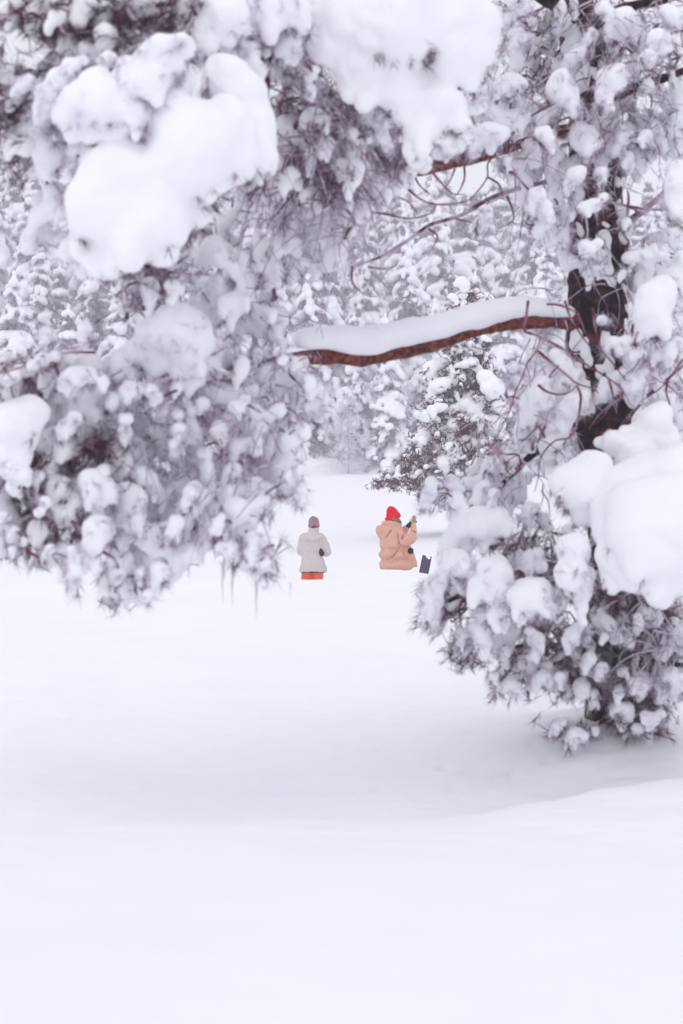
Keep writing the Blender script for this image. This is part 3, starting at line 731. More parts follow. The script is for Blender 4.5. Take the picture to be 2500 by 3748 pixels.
# ------------------------------------------------------------------ tree builder shared by the two nearer pines
def in_poly(p, poly):
    x, y = p[:, 0], p[:, 1]; ins = np.zeros(len(p), bool); q = np.asarray(poly, float); j = len(q) - 1
    for i in range(len(q)):
        c = ((q[i, 1] > y) != (q[j, 1] > y)) & (x < (q[j, 0] - q[i, 0]) * (y - q[i, 1]) / (q[j, 1] - q[i, 1] + 1e-9) + q[i, 0])
        ins ^= c; j = i
    return ins
def fill(poly, n, rng, gap=0.0, gsc=0.012, seed=0.0):
    """n points spread in an outline, thinned in patches"""
    q = np.asarray(poly, float); lo, hi = q.min(0), q.max(0); out = np.zeros((0, 2))
    while len(out) < n:
        p = lo + rng.random((n * 3, 2)) * (hi - lo); p = p[in_poly(p, q)]
        if gap: p = p[vnoise(np.column_stack([p, np.full(len(p), seed)]), gsc) > -1 + gap * 2 * rng.random(len(p)) ** .5]
        out = np.vstack([out, p])
    return out[:n]
def P_arr(xy, d): return np.column_stack([d * (xy[:, 0] - 1250) / FPX, d, CAMZ + d * (1874 - xy[:, 1]) / FPX])
CROPS = {'1': (0, 0, 1.2544), '2': (1250, 0, 1.2544), '3': (0, 1000, 1.2544), '4': (1250, 1000, 1.2544), '5': (1500, 1900, 1.568), 'M': (950, 950, 1.4933), 'Q': (900, 400, 1.568), 'N': (1800, 0, 2.24), 'O': (1800, 1100, 2.24), 'T': (0, 0, 2.5088), 'K': (0, 1250, 1.2544)}
def snow_balls(crop, d, circ, rng, depth_jit=0.5):
    ox, oy, s = CROPS[crop]; out = []
    for c in circ:
        r = c[2] / s * d / FPX
        dd = d + rng.normal() * depth_jit * r * 0.5 + (c[3] if len(c) > 3 else 0)
        out.append((*P(ox + c[0] / s, oy + c[1] / s, dd), r))
    return out

def lobes(balls, rng, p=.55, big=False):
    """fingers of snow sagging from the lower edge of a heap, and soft swellings on its top"""
    B = np.array(balls); med = np.median(B[:, 2]); out = list(balls)
    for x, y, z, r in B:
        if z <= med + .3 * r and rng.random() < p:
            for _ in range(rng.integers(1, 3)):
                dx, dy = rng.uniform(-.75, .75) * r, rng.uniform(-.6, .4) * r; L = r * rng.uniform(.5, 1.1); r1 = r * rng.uniform(.26, .42)
                for t in np.linspace(0, 1, 5): out.append((x + dx * (1 + .15 * t), y + dy, z - r * .55 - L * t, r1 * (1.15 - .5 * t)))
        if big and r > .06:
            for _ in range(3):
                d = rng.normal(size=3); d[1] = -abs(d[1]); d /= np.linalg.norm(d); q = r * rng.uniform(.35, .6)
                out.append((x + d[0] * (r - q * .72), y + d[1] * (r - q * .72), z + d[2] * (r - q * .72), q))
    return out
def heap(balls, mr, h, rng, rough=1.0, flat=1.0, hollow=None):
    B = np.array(balls); k = mr * .42
    s = SDF((B[:, :3] - B[:, 3:]).min(0) - 3 * h - k, (B[:, :3] + B[:, 3:]).max(0) + 3 * h + k, h)
    for b in B: s.ell(b[:3], (b[3] * 1.04, b[3], b[3] * flat), k)
    sd = rng.random() * 20
    s.noise(mr * .27 * rough, np.array([1, 1, .6]) / (mr * 1.5), sd); s.noise(mr * .10 * rough, np.array([1, 1, .7]) / (mr * .62), sd + 3); s.noise(mr * .05 * rough, 1 / (mr * .26), sd + 7)
    if hollow is not None: s.ell(hollow[0], hollow[1], .02, cut=True)
    V, F = biggest(*s.skin())
    return relax(V, F, 2, .5), F

# ------------------------------------------------------------------ small pine standing behind the people
rng = np.random.default_rng(21)
D0 = 33.0
mb = P(1700, 1900, D0); mb[2] = gz(mb[0], D0) - .3
mp = empty('pine_tree', (mb[0], D0, mb[2])); mo = mb
tag(mp, 'small snow-capped pine with dark needles standing behind the person in peach', 'tree')
mtr = [mb] + [P(x, y, D0) for x, y in ((1702, 1750), (1698, 1590), (1694, 1412), (1700, 1298), (1692, 1150), (1688, 1060))]
V, F = limb_mesh(mtr, [.13, .12, .105, .085, .07, .045, .02], 12, .15, 9, 80); link('trunk', mesh_np('mid_trunk', V - mo, F, M_bark), mp)
MID = [(( (1560,1560),(1690,1480),(1850,1510),(1880,1640),(1800,1700),(1650,1680),(1520,1650),(1500,1600)), 300, 1.0),
       (((1520,1490),(1640,1400),(1760,1400),(1840,1440),(1830,1520),(1700,1560),(1560,1570)), 260, .9),
       (((1550,1350),(1640,1290),(1780,1290),(1820,1390),(1720,1440),(1580,1420)), 190, .75),
       (((1580,1270),(1690,1200),(1790,1250),(1770,1310),(1650,1310)), 170, .6),
       (((1630,1160),(1680,1050),(1760,1080),(1800,1140),(1760,1220),(1650,1230)), 220, .45),
       (((1490,1640),(1620,1620),(1760,1640),(1900,1640),(1900,1800),(1750,1850),(1660,1800),(1560,1720)), 420, 1.1),
       (((1350,1780),(1420,1725),(1490,1650),(1570,1630),(1640,1690),(1660,1800),(1640,1860),(1560,1850),(1520,1800),(1440,1790)), 380, .9)]
mpts = []
for poly, n, rd in MID:
    xy = fill(poly, n, rng, .25, .03); mpts.append(P_arr(xy, D0 + rng.uniform(-rd, rd, n)))
mpts = np.vstack(mpts)
mroot = spline(np.array(mtr), 60)[6:]
par, load, al, nr = grow(mroot, mpts, .4)
A, B = al[par], al[nr:]
rad = lambda l: np.minimum(.0075 + .0038 * np.sqrt(l), .045)
tv, tf = segments(A, B, rad(load[par]), rad(load[nr:]), rng, 3, 4, .14, .12)
link('twigs', mesh_np('mid_twigs', tv - mo, tf, M_bark), mp)['kind'] = 'stuff'
rep = 4; tp = np.repeat(mpts, rep, 0) + rng.normal(size=(len(mpts) * rep, 3)) * [.075, .075, .05]
td = np.repeat(B - A, rep, 0) * 2 + rng.normal(size=tp.shape) * .3 + [0, 0, .1]
nv, nf, fr = needles(tp, td, rng.uniform(.8, 1.3, len(tp)), np.clip(rng.normal(.27, .22, len(tp)), 0, 1), rng, 14, .075, .0055, .09, 1.0)
link('needles', mesh_np('mid_needles', nv - mo, nf, M_needle, False, {'frost': fr}), mp)['kind'] = 'stuff'
balls = []
for i in np.argwhere(rng.random(len(mpts)) < .5).ravel():
    a, b = A[i], B[i]; r0 = rng.uniform(.022, .055)
    for t in np.linspace(.2, 1.15, 5): balls.append((*(a + (b - a) * t + rng.normal(size=3) * .02 + [0, 0, .035 + .4 * r0]), r0 * rng.uniform(.6, 1.2)))
V, F = blob(balls, .028, .05, .015, 10, 1)
link('snow_dusting', mesh_np('mid_dusting', V - mo, F, M_snow), mp)['kind'] = 'stuff'
MIDPADS = [[(1105,125,44),(1085,135,32),(1130,140,30)], [(1045,200,32),(1060,215,26),(1030,260,20)], [(1110,200,30),(1118,230,26),(1120,250,20)], [(1230,205,44),(1265,215,28),(1200,205,20)],
  [(1160,475,46),(1110,470,36),(1190,505,34),(1080,465,24),(1150,520,30)], [(1260,440,26),(1230,425,24)], [(935,590,40),(910,600,26),(975,580,34),(1000,560,28),(950,615,28)],
  [(1120,570,40),(1160,560,44),(1190,590,36),(1080,580,30),(1210,620,28)], [(1260,660,60),(1290,680,46),(1230,640,46),(1300,720,34),(1240,700,40)],
  [(940,720,40),(970,690,42),(1010,675,42),(1050,665,34),(925,750,26)], [(1150,750,50),(1190,790,46),(1120,790,46),(1200,830,38),(1090,800,36),(1140,840,40),(1060,810,26)],
  [(1270,880,52),(1220,870,40),(1310,900,36),(1180,860,30)], [(900,850,34),(940,820,36),(980,805,36),(870,850,22),(1010,800,28)], [(1000,910,48),(950,930,44),(1060,900,50),(1100,890,40),(910,950,30),(1030,940,40),(870,965,22)],
  [(1330,810,34),(1350,840,26),(1300,800,28)], [(1010,1040,62),(1060,1080,62),(960,1100,54),(1010,1110,60),(1090,1130,50),(920,1110,34),(1080,1180,44),(1120,1160,34),(1060,1030,40)],
  [(770,1030,34),(740,1080,36),(715,1130,32),(700,1180,22),(790,1010,24)], [(850,980,26),(890,985,28),(830,1000,18)], [(1150,1010,40),(1120,990,36),(1190,1000,32)], [(1260,990,30),(1300,1000,26),(1220,985,22)],
  [(1030,1210,40),(1050,1260,36),(1010,1250,26)], [(660,1190,16),(690,1205,16)], [(880,1160,26),(850,1150,20)], [(1200,1090,40),(1240,1110,36),(1180,1120,30)], [(1330,960,30),(1360,990,26)], [(1180,960,36),(1210,950,30)]]
for pad in MIDPADS:
    dep = D0 + rng.uniform(-.95, -.25); V, F = heap(lobes(snow_balls('M', dep, [(x, y, r * .9) for x, y, r in pad], rng, 1.2), rng, .7), .15, .03, rng, 1.2, .8)
    link('snow_load', mesh_np('mid_snow', V - mo, F, M_snow), mp)

# ------------------------------------------------------------------ big pine close to the camera
rng = np.random.default_rng(77)
TD = 8.6
nb = P(2222, 2740, TD); nb[2] = gz(nb[0], TD) - .25
npine = empty('pine_tree', tuple(nb)); no = nb
tag(npine, 'big near pine at right, its reddish limbs and needles buried in thick snow', 'tree')
trunk_path = [nb] + [P(x, y, TD) for x, y in ((2222, 2560), (2235, 2250), (2245, 1900), (2215, 1600), (2185, 1320), (2185, 1120), (2190, 820), (2165, 450), (2115, 120), (2080, -250), (2060, -700))]
V, F = limb_mesh(trunk_path, [.13, .125, .135, .155, .165, .175, .185, .16, .14, .115, .09, .05], 40, .10, 8, 260)
link('trunk', mesh_np('near_trunk', V - no, F, M_trunk), npine)
LIMBS = [  # (pixel x, pixel y, distance) along each limb, radii
    ([(2140,1175,8.55),(2047,1167,8.45),(1928,1171,8.3),(1808,1187,8.2),(1690,1219,8.1),(1569,1255,8.0),(1450,1279,7.9),(1330,1307,7.8),(1250,1303,7.7),(1120,1312,7.6),(1010,1330,7.4),(860,1350,7.2),(640,1400,6.9),(420,1480,6.6),(180,1620,6.4),(20,1700,6.3)], [.075,.060,.052,.048,.047,.050,.052,.050,.047,.044,.036,.028,.022,.018,.012,.008], M_bark),
    ([(2160,470,8.5),(1960,505,8.35),(1830,545,8.2),(1700,585,8.0),(1580,610,7.8),(1450,640,7.6),(1300,650,7.4),(1120,600,7.1),(930,520,6.8),(700,460,6.4),(420,420,6.1),(180,440,5.9)], [.05,.042,.040,.036,.034,.03,.03,.028,.026,.022,.016,.008], M_bark),
    ([(2150,640,8.5),(2030,660,8.45),(1928,682,8.4),(1808,720,8.3),(1696,783,8.2),(1632,806,8.15),(1569,826,8.1),(1473,893,8.0),(1393,940,7.9),(1260,985,7.7)], [.022,.016,.014,.013,.012,.011,.011,.009,.008,.005], M_twig),
    ([(2100,40,8.5),(1900,-60,8.0),(1650,-90,7.4),(1350,-60,6.8),(1050,-10,6.2),(760,110,6.1),(480,220,6.0),(220,310,5.95),(20,380,5.95)], [.06,.055,.05,.045,.036,.026,.018,.010,.005], M_trunk),
    ([(1650,-90,7.4),(1300,-130,6.8),(900,-110,6.3),(560,-70,6.05),(240,-20,5.95),(30,40,5.9)], [.04,.032,.025,.018,.012,.006], M_trunk),
    ([(1050,-10,6.4),(980,200,6.35),(960,420,6.3),(900,600,6.25),(700,740,6.2),(520,860,6.1)], [.03,.026,.022,.02,.014,.008], M_trunk),
    ([(2245,2010,8.5),(2090,2060,8.2),(1930,2100,7.9),(1780,2140,7.7),(1640,2200,7.6)], [.06,.045,.035,.025,.010], M_trunk),
    ([(2250,1960,8.5),(2360,1940,8.0),(2480,1930,7.6),(2620,1960,7.3)], [.07,.06,.05,.035], M_trunk),
    ([(2205,1520,8.5),(2060,1590,8.3),(1930,1680,8.2),(1820,1800,8.1),(1730,1960,8.0)], [.04,.03,.022,.015,.008], M_trunk),
    ([(2190,880,8.5),(2330,790,8.4),(2450,690,8.3),(2600,560,8.2)], [.028,.02,.016,.012], M_twig),
    ([(2160,420,8.5),(2300,330,8.4),(2450,280,8.3),(2620,210,8.2)], [.04,.03,.024,.016], M_trunk),
    ([(2120,130,8.5),(2260,40,8.3),(2420,0,8.2),(2620,-60,8.1)], [.04,.032,.026,.018], M_trunk),
    ([(2220,1640,8.5),(2340,1480,8.4),(2440,1390,8.35),(2560,1290,8.3)], [.018,.012,.009,.006], M_twig),
    ([(2235,2350,8.6),(2320,2380,8.4),(2420,2420,8.2),(2520,2440,8.1)], [.035,.028,.02,.01], M_trunk),
    ([(2228,2420,8.6),(2120,2380,8.4),(1990,2360,8.2),(1860,2370,8.1)], [.03,.024,.018,.01], M_trunk),
    ([(2225,2620,8.5),(2180,2660,8.3),(2120,2690,8.2),(2050,2700,8.15)], [.014,.011,.008,.006], M_twig)]
roots = [spline(np.array(trunk_path), 90)]
for pts, rad_, m in LIMBS:
    path = [P(*q) for q in pts]
    V, F = limb_mesh(path, rad_, 18, .16 if m is M_bark else .12, 16, len(pts) * 16); link('limb', mesh_np('limb', V - no, F, m), npine)
    roots.append(spline(np.array(path), len(pts) * 5))
roots = np.vstack(roots)

# bare crooked twigs seen against the trunk and the far forest
def crooked(pts, r0, r1, m=None):
    path = [P(*q) for q in pts]; V, F = limb_mesh(path, np.linspace(r0, r1 * .6, len(path)), 6, .1, 30, len(path) * 8)
    link('branch', mesh_np('branch', V - no, F, m or M_redtwig), npine)
oO = lambda pts, d: [(1800 + x / 2.24, 1100 + y / 2.24, d) for x, y in pts]
qQ = lambda pts, d: [(900 + x / 1.568, 400 + y / 1.568, d) for x, y in pts]
for pts, d in [([(300,0),(280,150),(270,250),(390,300),(360,420),(300,500),(240,650),(190,760),(150,900),(60,1080),(0,1180)], 7.9), ([(390,300),(480,340),(640,430),(800,540),(930,620),(1060,720),(1140,850),(1200,880)], 8.0), ([(360,400),(480,500),(600,600),(700,680),(820,720),(880,760)], 8.0),
               ([(830,60),(850,230),(900,400),(980,500),(1050,590),(1100,660)], 8.1), ([(700,700),(730,800),(700,1000),(640,1120),(520,1150),(430,1240),(390,1330),(380,1450),(350,1568)], 8.1), ([(450,30),(560,40),(700,110),(760,250),(800,330)], 8.1), ([(600,0),(640,130),(700,230),(760,320),(870,450)], 8.15),
               ([(1568,480),(1470,620),(1380,720),(1210,835)], 8.2), ([(1440,660),(1430,750),(1460,860),(1470,1000)], 8.2), ([(1240,380),(1220,470),(1160,560),(1100,600)], 8.2), ([(380,690),(440,740),(540,770),(640,750),(700,690)], 8.0), ([(1080,750),(1040,820),(960,870),(920,940),(840,1020)], 8.2),
               ([(0,1260),(60,1230),(110,1260),(220,1270),(230,1380),(180,1430),(120,1390),(140,1310),(210,1270)], 7.9), ([(440,1030),(400,1100),(380,1170)], 8.1), ([(380,1030),(330,1080),(240,1170)], 8.1), ([(960,650),(990,760),(1000,820)], 8.1), ([(1150,270),(1160,200),(1210,140),(1200,220)], 8.2)]:
    crooked(oO(pts, d - .25), .0085, .0042)
for pts, d in [([(1540,130),(1450,240),(1390,310),(1385,390),(1330,470),(1260,530),(1100,545)], 8.1), ([(1250,300),(1255,390),(1230,460),(1200,500)], 8.0), ([(1390,390),(1450,430),(1475,490)], 8.2), ([(1060,350),(1120,420),(1180,480),(1260,490)], 7.9), ([(1200,340),(1170,410),(1120,480)], 7.9), ([(930,460),(1010,520),(1080,545),(1220,550)], 7.9), ([(960,370),(1000,440),(1060,490)], 7.9),
               ([(700,590),(800,600),(880,620),(960,625),(1050,600),(1090,550)], 7.7), ([(860,500),(930,530),(980,590)], 7.7), ([(1050,685),(1100,730),(1070,800)], 8.0), ([(610,900),(610,990),(650,1040),(700,1070),(760,1075)], 7.7), ([(700,905),(780,915),(845,908)], 7.8), ([(1500,500),(1530,580),(1530,640),(1440,690)], 8.3), ([(730,200),(770,270),(830,310),(885,350)], 7.3), ([(600,240),(620,320),(640,370)], 7.2)]:
    crooked(qQ(pts, d - .1), .008, .0042)
for pts in [[(350,1290,6.4),(250,1290,6.4),(180,1305,6.4)], [(215,1380,6.3),(205,1345,6.3),(130,1335,6.3),(60,1350,6.3),(20,1380,6.3)], [(100,1325,6.3),(60,1330,6.3),(30,1345,6.3)], [(1680,2010,7.7),(1660,2060,7.7),(1640,2110,7.7)], [(900,1940,6.6),(915,2010,6.6),(930,2060,6.6)], [(1005,1995,6.6),(985,2000,6.6),(960,2010,6.6)]]: crooked(pts, .007, .0035)

# --- snow lying on the boughs, one heap per object
_c = spline(np.array([(-190,300,34),(-90,297,44),(0,300,47),(70,310,50),(150,306,50),(230,288,47),(300,270,49),(380,258,51),(450,243,49),(520,222,47),(600,203,50),(680,183,48),(750,168,44),(830,160,43),(900,160,40),(980,168,34),(1050,180,24)], float), 110)
CAP = [(x, y, r * (1 + .05 * math.sin(x * .011) + .05 * math.sin(x * .041 + 1)), .75 * x / 1000 - .18) for x, y, r in _c]
PADS = [
 ('1', 5.75, [(-120,330,80),(-190,380,66),(-60,300,60)]), ('1', 5.8, [(-260,180,60),(-330,220,50)]), ('3', 6.3, [(-130,760,90),(-210,820,70),(-70,700,60)]), ('3', 6.3, [(-180,1080,60),(-120,1140,46)]), ('4', 7.5, [(1760,1150,120),(1850,1230,100),(1780,1320,90)]), ('2', 8.1, [(1680,400,80),(1740,450,60)]),
 ('1', 5.75, [(870,290,50),(850,370,62),(800,460,85),(850,560,160),(700,620,120),(900,700,210),(990,620,170),(620,730,135),(760,850,230),(560,850,195),(480,960,165),(700,1000,150),(600,1000,160),(420,1080,105),(820,980,75),(450,1180,85),(360,1160,42),(440,1255,52),(500,1200,45),(620,1105,45),(970,870,55),(962,915,32),(1020,850,48),(1080,740,90)]),
 ('1', 5.85, [(1040,360,95),(1110,430,110),(1150,560,105),(1160,660,95),(1140,740,75),(1150,800,36),(1125,820,30),(1000,300,50),(1080,600,100)]),
 ('1', 5.65, [(440,420,98),(370,470,90),(310,530,62),(500,480,110),(590,520,85),(340,590,38),(440,575,55),(540,590,45),(640,500,50)]),
 ('1', 5.75, [(350,690,50),(420,665,45),(330,760,32),(470,640,42),(400,740,40),(330,640,35)]),
 ('1', 5.6, [(760,230,75),(700,280,70),(820,200,55),(720,360,70),(640,350,70),(790,300,60),(860,230,45)]),
 ('1', 5.65, [(590,310,60),(545,350,38),(600,380,40)]), ('1', 5.7, [(490,270,38),(460,280,28),(520,265,28)]),
 ('1', 5.65, [(330,310,50),(260,370,60),(210,430,60),(190,500,52),(185,550,40),(380,280,35)]), ('1', 5.7, [(110,390,42),(80,410,30),(140,370,32)]), ('1', 5.75, [(250,580,30),(255,620,22)]),
 ('1', 5.9, [(1040,80,100),(960,120,75),(1000,30,90),(920,190,45),(890,230,32),(1090,140,50)]), ('1', 6.0, [(1010,220,75),(950,250,50),(1080,230,60),(1140,290,50),(1190,330,40),(1050,280,55)]),
 ('1', 6.1, [(1200,50,75),(1280,80,70),(1330,40,80),(1230,100,40)]), ('1', 6.2, [(1330,190,60),(1300,230,45),(1350,240,40)]), ('1', 6.2, [(1230,190,30),(1225,240,26)]),
 ('2', 6.3, [(60,80,190),(250,90,220),(440,90,200),(610,110,110),(90,290,110),(55,380,55),(150,400,75),(260,400,125),(340,470,95),(300,530,60),(440,470,100),(500,500,62),(380,590,75),(350,660,55),(335,735,40),(310,690,35),(520,240,125),(640,240,75),(685,290,36),(600,345,45),(600,395,26),(530,330,50),(540,560,30),(-80,60,120),(-60,200,80)]),
 ('2', 6.5, [(620,495,42),(575,500,30),(655,490,26)]), ('2', 6.6, [(165,560,55),(180,610,45),(210,650,28),(140,520,40)]), ('2', 6.6, [(55,620,32),(60,640,24)]), ('2', 6.6, [(135,610,30)]),
 ('1', 6.3, [(1430,360,35),(1425,410,32),(1415,445,22),(1450,320,28)]), ('1', 6.5, [(1480,560,35),(1490,590,25)]), ('1', 6.6, [(1480,670,32),(1470,700,22)]),
 ('2', 8.15, [(780,80,35),(800,150,40),(820,40,45),(790,200,26)]),
 ('2', 8.1, [(1005,370,55),(1020,430,62),(1050,480,34),(980,400,40)]), ('2', 8.1, [(1240,370,68),(1280,330,44),(1210,440,50),(1320,340,24),(1180,430,30),(1230,480,28)]),
 ('2', 8.0, [(1450,180,58),(1480,220,42),(1410,260,38),(1385,280,24)]), ('2', 8.25, [(1300,110,72),(1250,140,45),(1350,140,50)]), ('2', 8.3, [(1120,640,62),(1090,610,40),(1160,660,50),(1130,690,40)]),
 ('2', 8.0, [(925,615,42),(950,645,38),(965,680,22)]), ('2', 8.15, [(1070,805,48),(1040,845,30),(1100,785,30),(1030,870,18)]), ('2', 8.2, [(1190,790,34),(1195,830,28)]), ('2', 7.9, [(900,900,46),(935,950,44),(870,950,28),(960,1010,30),(950,980,34)]),
 ('2', 8.1, [(1115,960,34),(1160,940,36),(1200,905,28)]), ('2', 7.8, [(1540,850,66),(1530,930,60),(1550,780,48),(1568,960,50)]), ('2', 8.0, [(1180,1120,30),(1120,1130,32),(1150,1150,26)]),
 ('2', 7.9, [(1440,1370,80),(1420,1440,74),(1475,1310,52),(1400,1500,52),(1470,1480,50)]), ('2', 8.35, [(1290,640,46),(1310,720,38),(1260,690,36),(1330,760,24)]), ('2', 8.42, [(1310,860,24),(1315,940,26),(1310,1020,26),(1320,1100,24),(1310,1180,22)]),
 ('2', 8.35, [(1190,1000,34),(1190,1080,34),(1170,1170,40),(1160,1240,36),(1140,1200,30)]), ('2', 8.25, [(1150,140,20),(1125,180,30),(1095,230,36),(1060,270,38),(1040,300,30)]),
 ('2', 8.2, [(1290,1255,20),(1280,1270,18)]), ('2', 8.0, [(1200,40,40),(1230,60,30)]), ('2', 8.2, [(1400,620,36),(1380,640,26)]), ('2', 8.1, [(780,380,50),(740,400,40),(820,390,30)]), ('2', 8.2, [(780,560,60),(740,540,40),(830,540,40)]), ('2', 8.1, [(760,740,30),(770,780,22)]), ('2', 8.1, [(1500,60,45),(1540,90,50)]),
 ('Q', 7.3, [(440,490,70),(400,550,66),(340,530,52),(490,540,55),(430,630,48),(440,690,50),(350,690,55),(380,770,75),(340,840,48),(350,890,28),(440,810,36),(300,560,40)]), ('Q', 7.4, [(740,425,62),(690,440,38),(780,440,42),(720,510,44),(690,555,30)]), ('Q', 7.45, [(590,635,50),(600,690,28),(555,620,26),(620,610,30)]), ('Q', 7.6, [(840,470,46),(830,520,34)]), ('Q', 7.4, [(600,480,42),(590,530,28)]),
 ('Q', 7.1, [(620,155,34),(610,180,26)]), ('Q', 7.1, [(720,140,30)]), ('Q', 7.2, [(685,290,34),(690,320,24)]), ('Q', 7.2, [(400,280,20)]), ('Q', 8.05, [(1390,150,68),(1330,180,54),(1440,155,60),(1490,140,40),(1290,215,40)]), ('Q', 7.95, [(1100,268,46),(1160,243,48),(1060,298,34),(1220,215,42)]), ('Q', 8.1, [(1370,640,40),(1330,660,32),(1400,610,24)]), ('Q', 7.2, [(120,800,36),(150,780,26)]), ('Q', 8.2, [(1480,300,40),(1500,350,34)]), ('Q', 7.3, [(210,640,24)]),
 ('4', 7.95, CAP),
 ('3', 7.3, [(1190,190,80),(1110,220,62),(1260,220,58),(1180,230,50),(1260,280,44)]), ('3', 7.0, [(900,140,55),(950,70,62),(1000,130,60),(900,200,50),(1050,60,60),(950,180,55)]), ('3', 7.0, [(1090,100,60),(1130,40,50),(1060,150,45)]),
 ('3', 6.7, [(800,230,95),(720,280,90),(870,250,95),(850,370,85),(820,450,50),(690,370,60),(700,425,32),(610,350,60),(550,400,55),(900,330,80),(500,430,35)]), ('3', 6.8, [(970,350,58),(960,410,55),(980,450,36)]), ('3', 6.9, [(1050,370,32),(1055,400,24)]), ('3', 6.9, [(1100,420,36),(1090,470,28)]), ('3', 7.0, [(1180,370,30),(1180,400,22)]),
 ('3', 6.7, [(930,600,34)]), ('3', 6.7, [(868,620,30),(860,650,22)]), ('3', 6.6, [(815,650,36),(820,720,46),(812,790,42),(808,830,28)]), ('3', 6.8, [(1180,690,50),(1150,710,38),(1165,770,44),(1175,820,30)]), ('3', 6.7, [(942,830,40),(945,870,32)]), ('3', 6.5, [(515,600,38),(525,570,28)]), ('3', 6.5, [(580,670,38),(575,730,40),(570,770,24)]),
 ('3', 6.4, [(345,665,40),(300,710,46),(270,750,34)]), ('3', 6.4, [(440,990,66),(490,980,58),(410,950,55),(450,1050,44),(500,1030,40)]), ('3', 6.5, [(600,1040,66),(600,1110,64),(570,1000,52),(620,1160,42),(570,1140,36)]), ('3', 6.8, [(1300,930,46),(1330,970,40),(1290,970,30)]), ('3', 6.8, [(1375,1000,38),(1380,1040,26)]), ('3', 6.7, [(1180,1060,46),(1200,1030,34)]),
 ('3', 6.2, [(335,1310,38),(342,1370,42),(345,1420,34),(325,1270,24)]), ('3', 6.3, [(450,1180,66),(420,1250,52),(400,1310,36),(385,1350,24)]), ('3', 6.5, [(1000,1150,36),(1020,1120,24),(980,1180,24)]), ('3', 6.5, [(1055,1270,46),(1070,1310,30),(1010,1260,30)]), ('3', 6.5, [(1160,1220,38),(1155,1280,38),(1165,1310,26)]), ('3', 6.5, [(1215,1340,40),(1250,1360,24),(1190,1380,26)]),
 ('3', 6.4, [(540,1380,42),(530,1410,28)]), ('3', 6.4, [(730,1370,50),(700,1410,40),(680,1470,30),(670,1510,18)]), ('3', 6.4, [(640,1380,30),(645,1420,22)]), ('3', 6.5, [(810,1150,44),(790,1190,34)]), ('3', 6.4, [(520,1490,24)]), ('3', 6.3, [(80,690,105),(30,740,90),(160,640,62),(120,760,60),(20,840,60)]), ('3', 6.3, [(40,900,55),(100,930,50),(60,980,40)]), ('3', 6.2, [(30,490,40),(70,470,30)]),
 ('3', 6.4, [(150,430,32),(200,400,38),(250,380,34)]), ('3', 6.4, [(350,480,58),(300,490,40),(420,470,46),(470,500,32)]), ('3', 6.3, [(20,1130,40),(60,1180,34)]), ('3', 6.3, [(210,1050,36),(180,1100,30)]), ('3', 6.2, [(100,1230,30),(60,1270,28)]), ('3', 6.2, [(230,1270,30),(200,1300,22)]), ('3', 6.5, [(590,540,44),(640,530,36)]), ('3', 6.5, [(690,540,36),(720,570,30)]), ('3', 6.6, [(810,530,34),(830,510,24)]), ('3', 6.6, [(1090,620,40),(1120,580,30)]), ('3', 6.7, [(1000,720,44),(1020,760,36)]), ('3', 6.6, [(760,880,24)]), ('3', 6.9, [(1470,580,50),(1440,620,44),(1490,640,32),(1430,540,34)]), ('3', 6.6, [(640,920,48),(690,940,40)]), ('3', 6.4, [(150,960,36),(180,930,30)]), ('3', 6.5, [(880,1010,40),(860,1060,30)]),
 ('4', 7.6, [(1080,980,115),(1020,950,72),(1150,900,80),(1110,1060,70),(990,1010,44)]), ('4', 8.0, [(1350,850,100),(1420,690,80),(1450,640,60),(1380,760,90),(1250,780,66),(1440,780,100),(1300,720,40),(1180,780,40),(1120,760,34)]),
 ('4', 7.3, [(1300,1000,110,.2),(1400,960,120,.2),(1500,930,120,.2),(1600,900,120,.2),(1250,1090,100,.1),(1350,1080,125,.05),(1460,1060,130,0),(1570,1040,130,0),(1240,1190,90,.05),(1340,1190,120,-.05),(1450,1180,130,-.1),(1570,1170,135,-.1),(1250,1290,85,0),(1350,1300,105,-.05),(1460,1300,110,-.08),(1570,1300,115,-.08),(1240,1370,62,.05),(1330,1390,75,0),(1430,1400,78,-.02),(1530,1410,80,0),(1620,1400,80,0),(1680,1100,150,.1),(1680,1280,130,.1)]),
 ('4', 7.4, [(1070,1280,76),(1060,1370,78),(1090,1460,56),(1105,1540,38),(1108,1590,22),(1120,1380,50),(1030,1420,36)]), ('4', 7.9, [(700,1140,70),(630,1150,72),(550,1180,62),(500,1230,50),(760,1160,44),(670,1200,60)]), ('4', 7.7, [(480,1320,48),(530,1330,62),(590,1370,60),(540,1400,52),(470,1370,34)]),
 ('4', 7.6, [(700,1380,80),(725,1460,70),(710,1540,52),(690,1590,34),(640,1440,60),(660,1340,50)]), ('4', 7.7, [(430,1430,58),(415,1500,56),(405,1560,42),(460,1390,34)]), ('4', 7.5, [(890,1480,78),(830,1490,66),(850,1550,48),(940,1470,40),(820,1560,30)]), ('4', 8.0, [(870,1320,48),(840,1360,40),(900,1290,34)]),
 ('4', 8.1, [(870,590,56),(920,510,48),(860,660,40),(900,560,50),(950,560,30)]), ('4', 8.05, [(780,830,38),(760,800,24)]), ('4', 8.0, [(640,1010,46),(620,1050,36),(660,970,30)]), ('4', 8.0, [(510,960,36),(540,990,30)]), ('4', 7.8, [(400,1010,42),(410,960,34),(390,1050,24)]), ('4', 7.9, [(530,1040,42),(560,1080,30)]),
